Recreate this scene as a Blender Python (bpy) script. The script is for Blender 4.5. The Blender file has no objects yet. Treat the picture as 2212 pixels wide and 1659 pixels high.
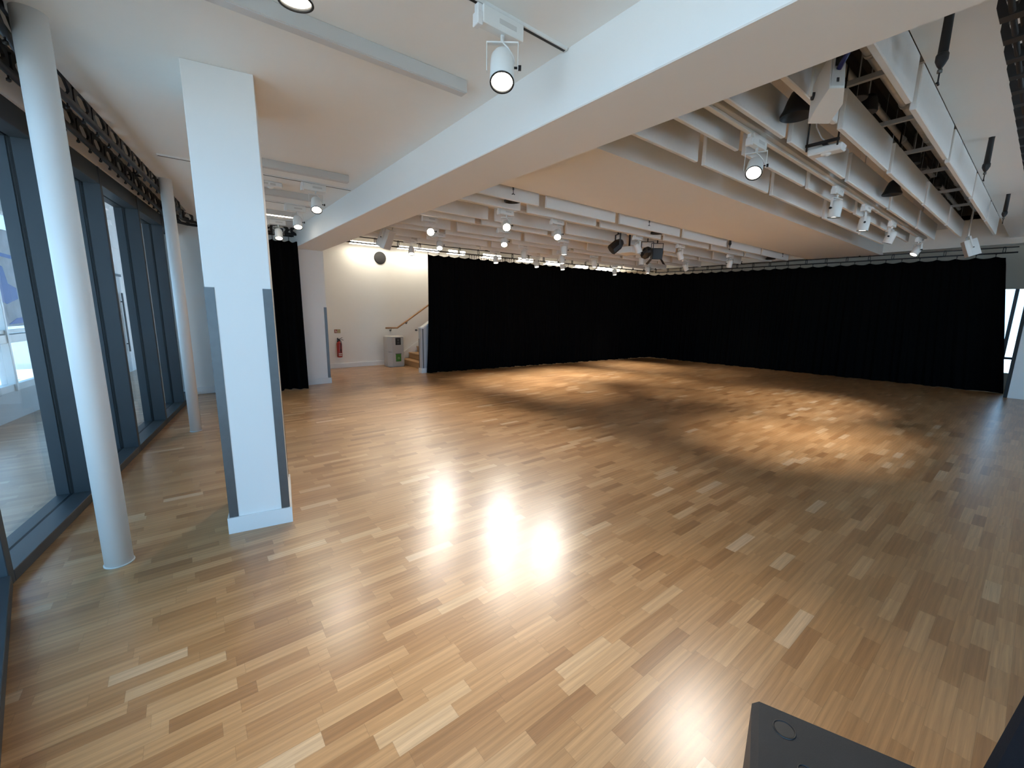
import bpy, math, random
from mathutils import Vector, Matrix
random.seed(7)
D = bpy.data
SC = bpy.context.scene
COL = SC.collection
PI = math.pi

# ------------------------------------------------------------------ materials
def new_mat(name):
    m = D.materials.new(name); m.use_nodes = True
    nt = m.node_tree
    for n in list(nt.nodes): nt.nodes.remove(n)
    out = nt.nodes.new('ShaderNodeOutputMaterial')
    return m, nt, out

def mat(name, col, rough=0.5, metal=0.0, spec=0.5, bump=0.0, bscale=200.0, var=0.0, vscale=6.0, sheen=0.0):
    m, nt, out = new_mat(name)
    b = nt.nodes.new('ShaderNodeBsdfPrincipled')
    b.inputs['Base Color'].default_value = (*col, 1)
    b.inputs['Roughness'].default_value = rough
    b.inputs['Metallic'].default_value = metal
    b.inputs['Specular IOR Level'].default_value = spec
    if sheen: b.inputs['Sheen Weight'].default_value = sheen
    nt.links.new(b.outputs[0], out.inputs[0])
    tc = nt.nodes.new('ShaderNodeTexCoord')
    if var:
        n = nt.nodes.new('ShaderNodeTexNoise'); n.inputs['Scale'].default_value = vscale; n.inputs['Detail'].default_value = 4
        nt.links.new(tc.outputs['Object'], n.inputs['Vector'])
        mp = nt.nodes.new('ShaderNodeMapRange')
        mp.inputs['To Min'].default_value = 1 - var; mp.inputs['To Max'].default_value = 1 + var
        nt.links.new(n.outputs['Fac'], mp.inputs['Value'])
        vm = nt.nodes.new('ShaderNodeVectorMath'); vm.operation = 'SCALE'
        vm.inputs[0].default_value = col
        nt.links.new(mp.outputs[0], vm.inputs['Scale'])
        nt.links.new(vm.outputs[0], b.inputs['Base Color'])
    if bump:
        n = nt.nodes.new('ShaderNodeTexNoise'); n.inputs['Scale'].default_value = bscale; n.inputs['Detail'].default_value = 3
        nt.links.new(tc.outputs['Object'], n.inputs['Vector'])
        bp = nt.nodes.new('ShaderNodeBump'); bp.inputs['Strength'].default_value = bump; bp.inputs['Distance'].default_value = 0.002
        nt.links.new(n.outputs['Fac'], bp.inputs['Height'])
        nt.links.new(bp.outputs[0], b.inputs['Normal'])
    return m

def emit_mat(name, col, strength):
    m, nt, out = new_mat(name)
    e = nt.nodes.new('ShaderNodeEmission'); e.inputs[0].default_value = (*col, 1); e.inputs[1].default_value = strength
    nt.links.new(e.outputs[0], out.inputs[0])
    return m

def glass_mat(name, tint=(0.93, 0.97, 0.98), gloss=1.0):
    m, nt, out = new_mat(name)
    t = nt.nodes.new('ShaderNodeBsdfTransparent'); t.inputs[0].default_value = (*tint, 1)
    g = nt.nodes.new('ShaderNodeBsdfGlossy'); g.inputs['Roughness'].default_value = 0.01
    ge = nt.nodes.new('ShaderNodeNewGeometry'); dt = nt.nodes.new('ShaderNodeVectorMath'); dt.operation = 'DOT_PRODUCT'
    nt.links.new(ge.outputs['Normal'], dt.inputs[0]); nt.links.new(ge.outputs['Incoming'], dt.inputs[1])
    def mth(op, x, y=None):
        n = nt.nodes.new('ShaderNodeMath'); n.operation = op
        for i, q in enumerate((x, y)):
            if q is None: continue
            if isinstance(q, (int, float)): n.inputs[i].default_value = q
            else: nt.links.new(q, n.inputs[i])
        return n.outputs[0]
    c_ = mth('SUBTRACT', 1.0, mth('ABSOLUTE', dt.outputs['Value']))
    fr = mth('ADD', mth('MULTIPLY', mth('POWER', c_, 5.0), 0.96), 0.04)
    mu = nt.nodes.new('ShaderNodeMath'); mu.operation = 'MULTIPLY'; mu.inputs[1].default_value = gloss; nt.links.new(fr, mu.inputs[0])
    mx = nt.nodes.new('ShaderNodeMixShader')
    nt.links.new(mu.outputs[0], mx.inputs[0]); nt.links.new(t.outputs[0], mx.inputs[1]); nt.links.new(g.outputs[0], mx.inputs[2])
    nt.links.new(mx.outputs[0], out.inputs[0])
    return m

def wood_floor(name, w=0.0715, lmin=0.26, lvar=0.20):
    """engineered oak strips running along X, each strip its own tone and grain"""
    m, nt, out = new_mat(name)
    N = nt.nodes.new; Lk = nt.links.new
    def math_(op, a, b=None, c=None):
        n = N('ShaderNodeMath'); n.operation = op
        for i, v in enumerate((a, b, c)):
            if v is None: continue
            if isinstance(v, (int, float)): n.inputs[i].default_value = v
            else: Lk(v, n.inputs[i])
        return n.outputs[0]
    tc = N('ShaderNodeTexCoord'); sp = N('ShaderNodeSeparateXYZ'); Lk(tc.outputs['Object'], sp.inputs[0])
    x, y = sp.outputs[0], sp.outputs[1]
    v = math_('DIVIDE', y, w); row = math_('FLOOR', v); fv = math_('FRACT', v)
    wn = N('ShaderNodeTexWhiteNoise'); wn.noise_dimensions = '1D'; Lk(row, wn.inputs['W'])
    wc = N('ShaderNodeSeparateColor'); Lk(wn.outputs['Color'], wc.inputs[0])
    L = math_('MULTIPLY_ADD', wc.outputs[0], lvar, lmin)
    off = math_('MULTIPLY', wc.outputs[1], 7.3)
    u = math_('DIVIDE', math_('ADD', x, off), L); idx = math_('FLOOR', u); fu = math_('FRACT', u)
    cb = N('ShaderNodeCombineXYZ'); Lk(idx, cb.inputs[0]); Lk(row, cb.inputs[1])
    w2 = N('ShaderNodeTexWhiteNoise'); w2.noise_dimensions = '3D'; Lk(cb.outputs[0], w2.inputs['Vector'])
    rc = N('ShaderNodeSeparateColor'); Lk(w2.outputs['Color'], rc.inputs[0])
    ramp = N('ShaderNodeValToRGB'); cr = ramp.color_ramp; cr.interpolation = 'LINEAR'
    cols = [(0.0, (0.294, 0.142, 0.055)), (0.06, (0.345, 0.172, 0.068)), (0.30, (0.402, 0.212, 0.088)),
            (0.70, (0.453, 0.249, 0.110)), (0.94, (0.505, 0.292, 0.137)), (0.972, (0.546, 0.345, 0.183)), (1.0, (0.597, 0.405, 0.247))]
    while len(cr.elements) < len(cols): cr.elements.new(0.5)
    for e, (p, c) in zip(cr.elements, cols): e.position = p; e.color = (*c, 1)
    Lk(rc.outputs[0], ramp.inputs[0])
    # grain: long streaks plus wavy cathedral figure, shifted per strip
    gx = math_('ADD', math_('MULTIPLY', x, 1.6), math_('MULTIPLY', rc.outputs[1], 91.0))
    gy = math_('ADD', math_('MULTIPLY', y, 62.0), math_('MULTIPLY', rc.outputs[2], 57.0))
    gv = N('ShaderNodeCombineXYZ'); Lk(gx, gv.inputs[0]); Lk(gy, gv.inputs[1]); Lk(math_('MULTIPLY', rc.outputs[1], 13.0), gv.inputs[2])
    n1 = N('ShaderNodeTexNoise'); n1.inputs['Scale'].default_value = 2.2; n1.inputs['Detail'].default_value = 7; n1.inputs['Roughness'].default_value = 0.62
    n1.inputs['Distortion'].default_value = 0.5
    Lk(gv.outputs[0], n1.inputs['Vector'])
    gv2 = N('ShaderNodeCombineXYZ'); Lk(math_('MULTIPLY', gx, 0.9), gv2.inputs[0]); Lk(math_('MULTIPLY', gy, 0.16), gv2.inputs[1])
    wv = N('ShaderNodeTexWave'); wv.wave_type = 'BANDS'; wv.bands_direction = 'Y'; wv.inputs['Scale'].default_value = 0.9
    wv.inputs['Distortion'].default_value = 9.0; wv.inputs['Detail'].default_value = 3.0; wv.inputs['Detail Scale'].default_value = 0.7
    Lk(gv2.outputs[0], wv.inputs['Vector'])
    g1 = N('ShaderNodeMapRange'); g1.inputs['From Min'].default_value = 0.3; g1.inputs['From Max'].default_value = 0.7
    g1.inputs['To Min'].default_value = 0.82; g1.inputs['To Max'].default_value = 1.13; Lk(n1.outputs['Fac'], g1.inputs['Value'])
    g2 = N('ShaderNodeMapRange'); g2.inputs['To Min'].default_value = 0.90; g2.inputs['To Max'].default_value = 1.05; Lk(wv.outputs['Fac'], g2.inputs['Value'])
    gg = math_('MULTIPLY', g1.outputs[0], g2.outputs[0])
    # joints
    ev = math_('MINIMUM', fv, math_('SUBTRACT', 1.0, fv)); eu = math_('MULTIPLY', math_('MINIMUM', fu, math_('SUBTRACT', 1.0, fu)), math_('DIVIDE', L, w))
    ed = math_('MINIMUM', ev, eu)
    j = N('ShaderNodeMapRange'); j.inputs['From Min'].default_value = 0.0; j.inputs['From Max'].default_value = 0.022
    j.inputs['To Min'].default_value = 0.72; j.inputs['To Max'].default_value = 1.0; Lk(ed, j.inputs['Value'])
    gg = math_('MULTIPLY', gg, j.outputs[0])
    sc = N('ShaderNodeVectorMath'); sc.operation = 'SCALE'; Lk(ramp.outputs[0], sc.inputs[0]); Lk(gg, sc.inputs['Scale'])
    b = N('ShaderNodeBsdfPrincipled'); Lk(sc.outputs[0], b.inputs['Base Color'])
    rg = N('ShaderNodeMapRange'); rg.inputs['To Min'].default_value = 0.24; rg.inputs['To Max'].default_value = 0.36; Lk(n1.outputs['Fac'], rg.inputs['Value'])
    Lk(rg.outputs[0], b.inputs['Roughness'])
    b.inputs['Specular IOR Level'].default_value = 0.55
    b.inputs['Coat Weight'].default_value = 0.3; b.inputs['Coat Roughness'].default_value = 0.32
    bp = N('ShaderNodeBump'); bp.inputs['Strength'].default_value = 0.08; bp.inputs['Distance'].default_value = 0.001
    Lk(gg, bp.inputs['Height']); Lk(bp.outputs[0], b.inputs['Normal'])
    Lk(b.outputs[0], out.inputs[0])
    return m

def oak_mat(name, col):
    m, nt, out = new_mat(name)
    b = nt.nodes.new('ShaderNodeBsdfPrincipled'); b.inputs['Roughness'].default_value = 0.4
    tc = nt.nodes.new('ShaderNodeTexCoord'); mp = nt.nodes.new('ShaderNodeMapping'); mp.inputs['Scale'].default_value = (3, 30, 30)
    n = nt.nodes.new('ShaderNodeTexNoise'); n.inputs['Scale'].default_value = 2; n.inputs['Detail'].default_value = 6
    r = nt.nodes.new('ShaderNodeValToRGB')
    r.color_ramp.elements[0].color = (*[c * 0.7 for c in col], 1); r.color_ramp.elements[1].color = (*[c * 1.2 for c in col], 1)
    nt.links.new(tc.outputs['Object'], mp.inputs[0]); nt.links.new(mp.outputs[0], n.inputs[0]); nt.links.new(n.outputs[0], r.inputs[0])
    nt.links.new(r.outputs[0], b.inputs['Base Color']); nt.links.new(b.outputs[0], out.inputs[0])
    return m

M = {}
M['wall'] = mat('wall paint warm white', (0.84, 0.83, 0.79), 0.65, bump=0.05, var=0.015)
M['ceil'] = mat('ceiling paint white', (0.87, 0.87, 0.85), 0.8, bump=0.04, var=0.01)
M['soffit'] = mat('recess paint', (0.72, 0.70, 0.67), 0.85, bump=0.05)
M['pillar'] = mat('pillar satin white paint', (0.84, 0.83, 0.81), 0.45, bump=0.05)
M['skirt'] = mat('skirting gloss white', (0.80, 0.80, 0.79), 0.35)
M['frame'] = mat('anthracite window frame', (0.036, 0.046, 0.055), 0.42, bump=0.03)
M['gasket'] = mat('black gasket', (0.006, 0.007, 0.008), 0.6)
M['steel'] = mat('brushed steel', (0.135, 0.135, 0.135), 0.42, metal=0.85, var=0.12, vscale=18)
M['galv'] = mat('galvanised duct', (0.55, 0.54, 0.51), 0.5, metal=0.6, var=0.25, vscale=9)
M['strut'] = mat('galvanised strut', (0.55, 0.56, 0.57), 0.5, metal=0.5, var=0.1)
M['void'] = mat('dark ceiling void', (0.085, 0.078, 0.07), 0.95, var=0.4, vscale=3)
M['curtain'] = mat('black wool serge', (0.003, 0.003, 0.0033), 0.95, spec=0.03, bump=0.3, bscale=400)
M['blackm'] = mat('black painted metal', (0.010, 0.010, 0.012), 0.45, bump=0.02)
M['blackp'] = mat('black textured plastic', (0.012, 0.013, 0.016), 0.55, bump=0.5, bscale=900)
M['navy'] = mat('dark navy padded cloth', (0.008, 0.010, 0.017), 0.9, spec=0.15, bump=0.5, bscale=600)
M['white'] = mat('white powder coat', (0.78, 0.78, 0.76), 0.45)
M['whitep'] = mat('white plastic', (0.80, 0.80, 0.80), 0.4)
M['trunk'] = mat('grey white trunking', (0.60, 0.59, 0.57), 0.5)
M['felt'] = mat('acoustic felt pale grey', (0.78, 0.765, 0.745), 0.95, spec=0.1, bump=0.4, bscale=350, var=0.03, vscale=30)
M['bin'] = mat('grey bin plastic', (0.50, 0.49, 0.47), 0.5)
M['bind'] = mat('dark bin seam', (0.12, 0.12, 0.12), 0.6)
M['red'] = mat('extinguisher red', (0.33, 0.018, 0.014), 0.3)
M['label'] = mat('pale label', (0.65, 0.60, 0.55), 0.5)
M['green'] = mat('green recycling label', (0.06, 0.22, 0.035), 0.5)
M['leaf'] = mat('pale green print', (0.20, 0.36, 0.13), 0.5)
M['gold'] = mat('tan photoluminescent sign', (0.36, 0.29, 0.15), 0.5)
M['redsign'] = mat('red sign print', (0.28, 0.05, 0.03), 0.5)
M['disc'] = mat('dark grey mesh', (0.025, 0.025, 0.027), 0.8, bump=0.5, bscale=500)
M['oak'] = oak_mat('oiled oak', (0.40, 0.225, 0.095))
M['rail_oak'] = oak_mat('oak handrail', (0.36, 0.19, 0.085))
M['blue'] = mat('blue print', (0.015, 0.08, 0.50), 0.5)
M['print'] = mat('pale mottled print', (0.62, 0.66, 0.74), 0.6, var=0.25, vscale=7)
M['bluecon'] = mat('dark blue connector', (0.012, 0.014, 0.10), 0.4)
M['knee'] = mat('grey painted panel', (0.46, 0.48, 0.50), 0.5)
M['render'] = mat('pale exterior lining', (0.72, 0.73, 0.74), 0.6)
M['beige'] = mat('beige bulkhead', (0.55, 0.50, 0.42), 0.7)
M['ground'] = mat('pale paving', (0.55, 0.545, 0.53), 0.9, var=0.1, vscale=2)
M['floor'] = wood_floor('oak strip floor')
M['glass'] = glass_mat('clear glazing')
M['glass_outer'] = glass_mat('outer glazing tinted to dim daylight', (0.66, 0.68, 0.69))  # tint added only to cut the daylight passing through
M['lens'] = emit_mat('spotlight lens', (1.0, 0.90, 0.74), 9.0)
M['lens_hot'] = emit_mat('spotlight lens facing', (1.0, 0.88, 0.70), 20.0)
M['tube'] = emit_mat('linear lamp diffuser', (1.0, 0.90, 0.73), 16.0)
M['tube_off'] = mat('linear lamp diffuser off', (0.62, 0.62, 0.62), 0.4)

# ------------------------------------------------------------------ mesh builder
class MB:
    def __init__(s): s.v = []; s.f = []; s.sm = []; s.mi = []; s.cur = 0
    def add(s, vs, fs, M4=None, smooth=False):
        o = len(s.v)
        for p in vs:
            p = Vector(p); s.v.append(tuple(M4 @ p) if M4 is not None else tuple(p))
        for f in fs: s.f.append([i + o for i in f]); s.sm.append(smooth); s.mi.append(s.cur)
        return s
    def box(s, x0, x1, y0, y1, z0, z1, M4=None):
        vs = [(x0,y0,z0),(x1,y0,z0),(x1,y1,z0),(x0,y1,z0),(x0,y0,z1),(x1,y0,z1),(x1,y1,z1),(x0,y1,z1)]
        return s.add(vs, [(0,3,2,1),(4,5,6,7),(0,1,5,4),(1,2,6,5),(2,3,7,6),(3,0,4,7)], M4)
    def bbox(s, x0, x1, y0, y1, z0, z1, b=0.004, M4=None):
        """box with chamfered edges"""
        b = min(b, (x1-x0)/2.2, (y1-y0)/2.2, (z1-z0)/2.2)
        vs = []; idx = {}
        X = (x0, x1); Y = (y0, y1); Z = (z0, z1)
        for i in (0,1):
            for j in (0,1):
                for k in (0,1):
                    sx, sy, sz = (b if i == 0 else -b), (b if j == 0 else -b), (b if k == 0 else -b)
                    idx[i,j,k,0] = len(vs); vs.append((X[i], Y[j]+sy, Z[k]+sz))
                    idx[i,j,k,1] = len(vs); vs.append((X[i]+sx, Y[j], Z[k]+sz))
                    idx[i,j,k,2] = len(vs); vs.append((X[i]+sx, Y[j]+sy, Z[k]))
        fs = []
        for i in (0,1): fs.append([idx[i,j,k,0] for j,k in ((0,0),(1,0),(1,1),(0,1))])
        for j in (0,1): fs.append([idx[i,j,k,1] for i,k in ((0,0),(0,1),(1,1),(1,0))])
        for k in (0,1): fs.append([idx[i,j,k,2] for i,j in ((0,0),(1,0),(1,1),(0,1))])
        for j in (0,1):
            for k in (0,1): fs.append([idx[0,j,k,1], idx[1,j,k,1], idx[1,j,k,2], idx[0,j,k,2]])
        for i in (0,1):
            for k in (0,1): fs.append([idx[i,0,k,0], idx[i,1,k,0], idx[i,1,k,2], idx[i,0,k,2]])
        for i in (0,1):
            for j in (0,1): fs.append([idx[i,j,0,0], idx[i,j,1,0], idx[i,j,1,1], idx[i,j,0,1]])
        for i in (0,1):
            for j in (0,1):
                for k in (0,1): fs.append([idx[i,j,k,0], idx[i,j,k,1], idx[i,j,k,2]])
        return s.add(vs, fs, M4)
    def lathe(s, prof, n=24, M4=None, smooth=True, cap=True):
        """prof: list of (r, z)"""
        vs = []; fs = []
        for r, z in prof:
            for i in range(n):
                a = 2*PI*i/n; vs.append((r*math.cos(a), r*math.sin(a), z))
        for j in range(len(prof)-1):
            for i in range(n):
                k = (i+1) % n; fs.append((j*n+i, j*n+k, (j+1)*n+k, (j+1)*n+i))
        s.add(vs, fs, M4, smooth)
        if cap:
            o = len(s.v) - len(vs)
            if prof[0][0] > 1e-5: s.f.append([o+i for i in range(n)][::-1]); s.sm.append(False); s.mi.append(s.cur)
            if prof[-1][0] > 1e-5: s.f.append([o+(len(prof)-1)*n+i for i in range(n)]); s.sm.append(False); s.mi.append(s.cur)
        return s
    def cyl(s, p0, p1, r, n=16, r1=None):
        p0 = Vector(p0); p1 = Vector(p1); d = p1-p0
        q = d.to_track_quat('Z', 'Y').to_matrix().to_4x4(); q.translation = p0
        return s.lathe([(r, 0), (r if r1 is None else r1, d.length)], n, q)
    def tube(s, pts, r, n=10):
        """swept tube along a polyline"""
        pts = [Vector(p) for p in pts]; vs = []; fs = []
        up = Vector((0,0,1))
        for i, p in enumerate(pts):
            t = (pts[min(i+1, len(pts)-1)] - pts[max(i-1, 0)]).normalized()
            a = t.cross(up)
            if a.length < 1e-3: a = t.cross(Vector((1,0,0)))
            a.normalize(); b = a.cross(t)
            for k in range(n):
                an = 2*PI*k/n; vs.append(p + a*(r*math.cos(an)) + b*(r*math.sin(an)))
        for i in range(len(pts)-1):
            for k in range(n):
                k2 = (k+1) % n; fs.append((i*n+k, i*n+k2, (i+1)*n+k2, (i+1)*n+k))
        fs.append(list(range(n))[::-1]); fs.append([(len(pts)-1)*n+k for k in range(n)])
        return s.add(vs, fs, None, True)
    def prism(s, poly, z0, z1, M4=None):
        n = len(poly); vs = [(x, y, z0) for x, y in poly] + [(x, y, z1) for x, y in poly]
        fs = [list(range(n))[::-1], [n+i for i in range(n)]] + [(i, (i+1) % n, n+(i+1) % n, n+i) for i in range(n)]
        return s.add(vs, fs, M4)
    def ring(s, outer, inner, y0, y1, M4=None):
        """plate with a hole: outer and inner loops (same count) in XZ, thickness along Y"""
        n = len(outer); vs = []
        for lp in (outer, inner):
            for y in (y0, y1): vs += [(x, y, z) for x, z in lp]
        o0, o1, i0, i1 = 0, n, 2*n, 3*n; fs = []
        for i in range(n):
            k = (i+1) % n
            fs += [(o0+i, o0+k, i0+k, i0+i), (o1+i, i1+i, i1+k, o1+k), (o0+i, o1+i, o1+k, o0+k), (i0+i, i0+k, i1+k, i1+i)]
        return s.add(vs, fs, M4)
    def build(s, name, mats, parent=None, loc=None):
        me = D.meshes.new(name); me.from_pydata(s.v, [], s.f)
        for m in (mats if isinstance(mats, (list, tuple)) else [mats]): me.materials.append(M[m] if isinstance(m, str) else m)
        for p, sm, mi in zip(me.polygons, s.sm, s.mi): p.use_smooth = sm; p.material_index = mi
        me.validate(); me.update()
        import bmesh
        bm = bmesh.new(); bm.from_mesh(me); bmesh.ops.recalc_face_normals(bm, faces=bm.faces); bm.to_mesh(me); bm.free()
        o = D.objects.new(name, me); COL.objects.link(o)
        if parent: o.parent = parent
        if loc is not None: o.location = loc
        return o

def tag(o, label=None, cat=None, group=None, kind=None):
    if label: o['label'] = label
    if cat: o['category'] = cat
    if group: o['group'] = group
    if kind: o['kind'] = kind
    return o
def empty(name, loc=(0,0,0), rz=0.0):
    o = D.objects.new(name, None); COL.objects.link(o); o.location = loc; o.rotation_euler = (0, 0, rz); o.empty_display_size = 0.1
    return o
def copy_tree(o, parent=None):
    c = o.copy(); COL.objects.link(c)
    if parent is not None: c.parent = parent; c.matrix_parent_inverse = o.matrix_parent_inverse
    for ch in [x for x in D.objects if x.parent == o]: copy_tree(ch, c)
    return c
def struct(o, label, cat):
    return tag(o, label, cat, kind='structure')
ORD = ['first', 'second', 'third', 'fourth', 'fifth', 'sixth', 'seventh', 'eighth', 'ninth', 'tenth']

# ------------------------------------------------------------------ geometry constants (metres)
ZC = 3.21                      # ceiling of the window bay
BX0, BX1, BZ = 1.93, 2.48, 2.86  # beam
SK = math.radians(9.45)        # skew of the glazed front
U = Vector((math.sin(SK), math.cos(SK), 0)); NO = Vector((-math.cos(SK), math.sin(SK), 0))   # along / outward
P0 = Vector((-0.97, 3.66, 0))
def wl(t, n=0, z=0): p = P0 + U*t + NO*n; return Vector((p.x, p.y, z))
YB = 12.1; YL = 9.85; XR = 15.0; YN = -4.4

# ------------------------------------------------------------------ floor
m = MB(); m.add([(-4.9,-5,0),(15.2,-5,0),(15.2,16.3,0),(-0.9,16.3,0),(-4.9,-5,-0.2),(15.2,-5,-0.2),(15.2,16.3,-0.2),(-0.9,16.3,-0.2)],
    [(0,1,2,3),(7,6,5,4),(0,4,5,1),(1,5,6,2),(2,6,7,3),(3,7,4,0)])
struct(m.build('floor', 'floor'), 'oak strip floor running through hall and glazed passage', 'floor')
# ------------------------------------------------------------------ walls
def wall(name, x0, x1, y0, y1, z0, z1, label, mt='wall', holes=None):
    m = MB(); m.box(x0, x1, y0, y1, z0, z1); return struct(m.build(name, mt), label, 'wall')
wall('wall_back', 2.2, XR, YB, YB+0.2, 0, 4.0, 'warm white back wall behind extinguisher and stairs')
wall('wall_left', -0.08, 2.2, YL, YL+0.12, 0, 3.5, 'white wall closing the far end of the window bay')
wall('wall_return', 2.2, 2.32, YL+0.45, YB, 0, 4.0, 'white side wall behind the far pillar')
m = MB()
m.box(XR, XR+0.2, 1.45, YB, 0, 4.0); m.box(XR, XR+0.2, YN, 0.1, 0, 4.0); m.box(XR, XR+0.2, 0.1, 1.45, 0, 0.42); m.box(XR, XR+0.2, 0.1, 1.45, 2.34, 4.0)
struct(m.build('wall_right', 'beige'), 'beige end wall with tall window behind the right curtain', 'wall')
m = MB()
m.box(0.4, 5.6, YN-0.2, YN, 0, 4.0); m.box(9.4, XR, YN-0.2, YN, 0, 4.0); m.box(5.6, 9.4, YN-0.2, YN, 0, 0.3); m.box(5.6, 9.4, YN-0.2, YN, 2.9, 4.0)
for x in (7.45,): m.box(x, x+0.1, YN-0.15, YN-0.05, 0.3, 2.9)
struct(m.build('wall_near', 'wall'), 'glazed wall behind the viewer', 'wall')
# end bulkhead over the right curtain
m = MB(); m.box(14.5, XR, -0.1, YB, 3.30, 4.0); struct(m.build('wall_bulkhead', 'wall'), 'white bulkhead above the right hand curtain rail', 'wall')
# baseboards
m = MB(); m.bbox(2.32, 4.70, YB-0.02, YB, 0, 0.13, 0.004); struct(m.build('baseboard_back', 'skirt'), 'white skirting along the back wall', 'baseboard')
m = MB(); m.bbox(-0.1, 1.93, YL-0.02, YL, 0, 0.13, 0.004); struct(m.build('baseboard_left', 'skirt'), 'white skirting at the far end of the window bay', 'baseboard')

# ------------------------------------------------------------------ ceilings
# window bay ceiling with a slot for the curtain rails along the glazing
def slot_x(y): return -0.45 + (y-4.48)*0.150 - 0.01
m = MB()
ya, yb = YN, YL
poly = [(BX0+0.05, ya), (BX0+0.05, yb), (-0.02, yb), (slot_x(9.0), 9.0), (slot_x(3.66), 3.66), (-0.36, 2.14), (0.02, 0), (0.8, ya)]
m.prism(poly[::-1], ZC, 4.0)
struct(m.build('ceiling', 'ceil'), 'smooth white ceiling over the window bay', 'ceiling')
m = MB()
poly2 = [(slot_x(9.0)+.2, yb), (slot_x(9.0), 9.0), (slot_x(3.66), 3.66), (-0.36, 2.14), (0.02, 0), (0.8, ya), (0.2, ya), (-0.5, 0), (-0.9, 2.1), tuple(wl(-0.05, .1)[:2]), tuple(wl(6.3, .1)[:2])]
m.prism(poly2[::-1], 3.42, 4.0)
struct(m.build('ceiling_slot', 'ceil'), 'raised white slot above the window curtain rails', 'ceiling')
# hall ceilings
m = MB(); m.box(BX1-0.1, 14.6, 2.92, 4.48, 3.24, 4.0); struct(m.build('ceiling_panel', 'ceil'), 'flat white ceiling panel between the baffle recesses', 'ceiling')
m = MB(); m.box(BX1-0.1, 14.6, -0.02, 0.787, 3.42, 4.0); m.box(BX1-0.1, XR, YN, -0.02, 3.42, 4.0)
struct(m.build('ceiling_edge', 'ceil'), 'plain white ceiling strip with black hanging points', 'ceiling')
m = MB(); m.box(BX1-0.1, 14.6, 1.62, 2.92, 3.74, 4.0); m.box(BX1-0.1, 14.6, 4.48, YB, 3.74, 4.0)
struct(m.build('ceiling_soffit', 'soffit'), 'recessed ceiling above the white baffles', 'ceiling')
m = MB(); m.box(BX1-0.1, 14.6, 0.775, 1.62, 4.3, 4.4); m.box(BX1-0.1, 14.6, 0.675, 0.775, 4.0, 4.4); m.box(BX1-0.1, 14.6, 1.62, 1.72, 4.0, 4.4); m.box(14.5, 14.6, 0.675, 1.72, 3.9, 4.4); m.box(BX1-0.1, BX1, 0.675, 1.72, 3.9, 4.4)
struct(m.build('ceiling_void', 'void'), 'dark open service void between the baffle rows', 'ceiling')
# beam
m = MB(); m.bbox(BX0, BX1, YN, YL+0.5, BZ, 3.95, 0.006)
struct(m.build('ceiling_beam', 'pillar'), 'deep white beam crossing overhead', 'beam')
# roof of the building keeps daylight to the windows
m = MB(); m.prism([(-4.95, -5), (15.25, -5), (15.25, 16.3), (-0.95, 16.3)], 4.4, 4.55); struct(m.build('ceiling_roof', 'void'), 'roof slab above everything', 'roof')

# ------------------------------------------------------------------ pillars and columns
def guard(parent, x, y, sx, sy, z0, z1, w=0.055):
    """L shaped steel corner guard at corner (x,y); sx,sy point into the faces"""
    t = 0.003; m = MB()
    xa, xb = sorted((x - sx*t, x + sx*w)); ya, yb = sorted((y - sy*t, y)); m.box(xa, xb, ya, yb, z0, z1)
    xa, xb = sorted((x - sx*t, x)); ya, yb = sorted((y, y + sy*w)); m.box(xa, xb, ya, yb, z0, z1)
    o = m.build('corner_guard', 'steel', parent); o['label'] = 'steel corner guard'
def pillar(name, loc, rz, wx, dy, ztop, zg, label, skirt_h=0.125):
    r = empty(name, loc, rz); tag(r, label, 'pillar')
    m = MB(); m.bbox(0, wx, 0, dy, 0, ztop, 0.003); m.build('shaft', 'pillar', r)
    t = 0.016; m = MB(); m.box(-t, wx+t, -t, 0, 0, skirt_h); m.box(-t, wx+t, dy, dy+t, 0, skirt_h); m.box(-t, 0, 0, dy, 0, skirt_h); m.box(wx, wx+t, 0, dy, 0, skirt_h)
    m.build('skirting', 'skirt', r)
    for (x, y, sx, sy) in ((0, 0, 1, 1), (wx, 0, -1, 1), (0, dy, 1, -1), (wx, dy, -1, -1)): guard(r, x, y, sx, sy, skirt_h, zg)
    return r
pillar('square_pillar', (0.137, 3.572, 0), -SK, 0.395, 0.72, ZC, 1.817, 'white square pillar with steel corner guards standing near the windows')
pillar('square_pillar', (1.955, 9.775, 0), 0, 0.545, 0.5, BZ, 1.68, 'white square pillar under the far end of the beam beside the small curtain')
def column(x, y, r, label):
    e = empty('round_column', (x, y, 0)); tag(e, label, 'column')
    m = MB(); m.lathe([(r, 0.0), (r, ZC+0.22)], 48); m.build('shaft', 'pillar', e)
    m = MB(); m.lathe([(r+0.006, 0), (r+0.006, 0.006), (r+0.001, 0.008)], 48); m.build('base_seal', 'trunk', e)
column(-0.487, 3.575, 0.073, 'nearest round white column, tall and slim beside the first window')
column(-0.002, 6.95, 0.064, 'farther round white column standing behind the square pillar')

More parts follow.
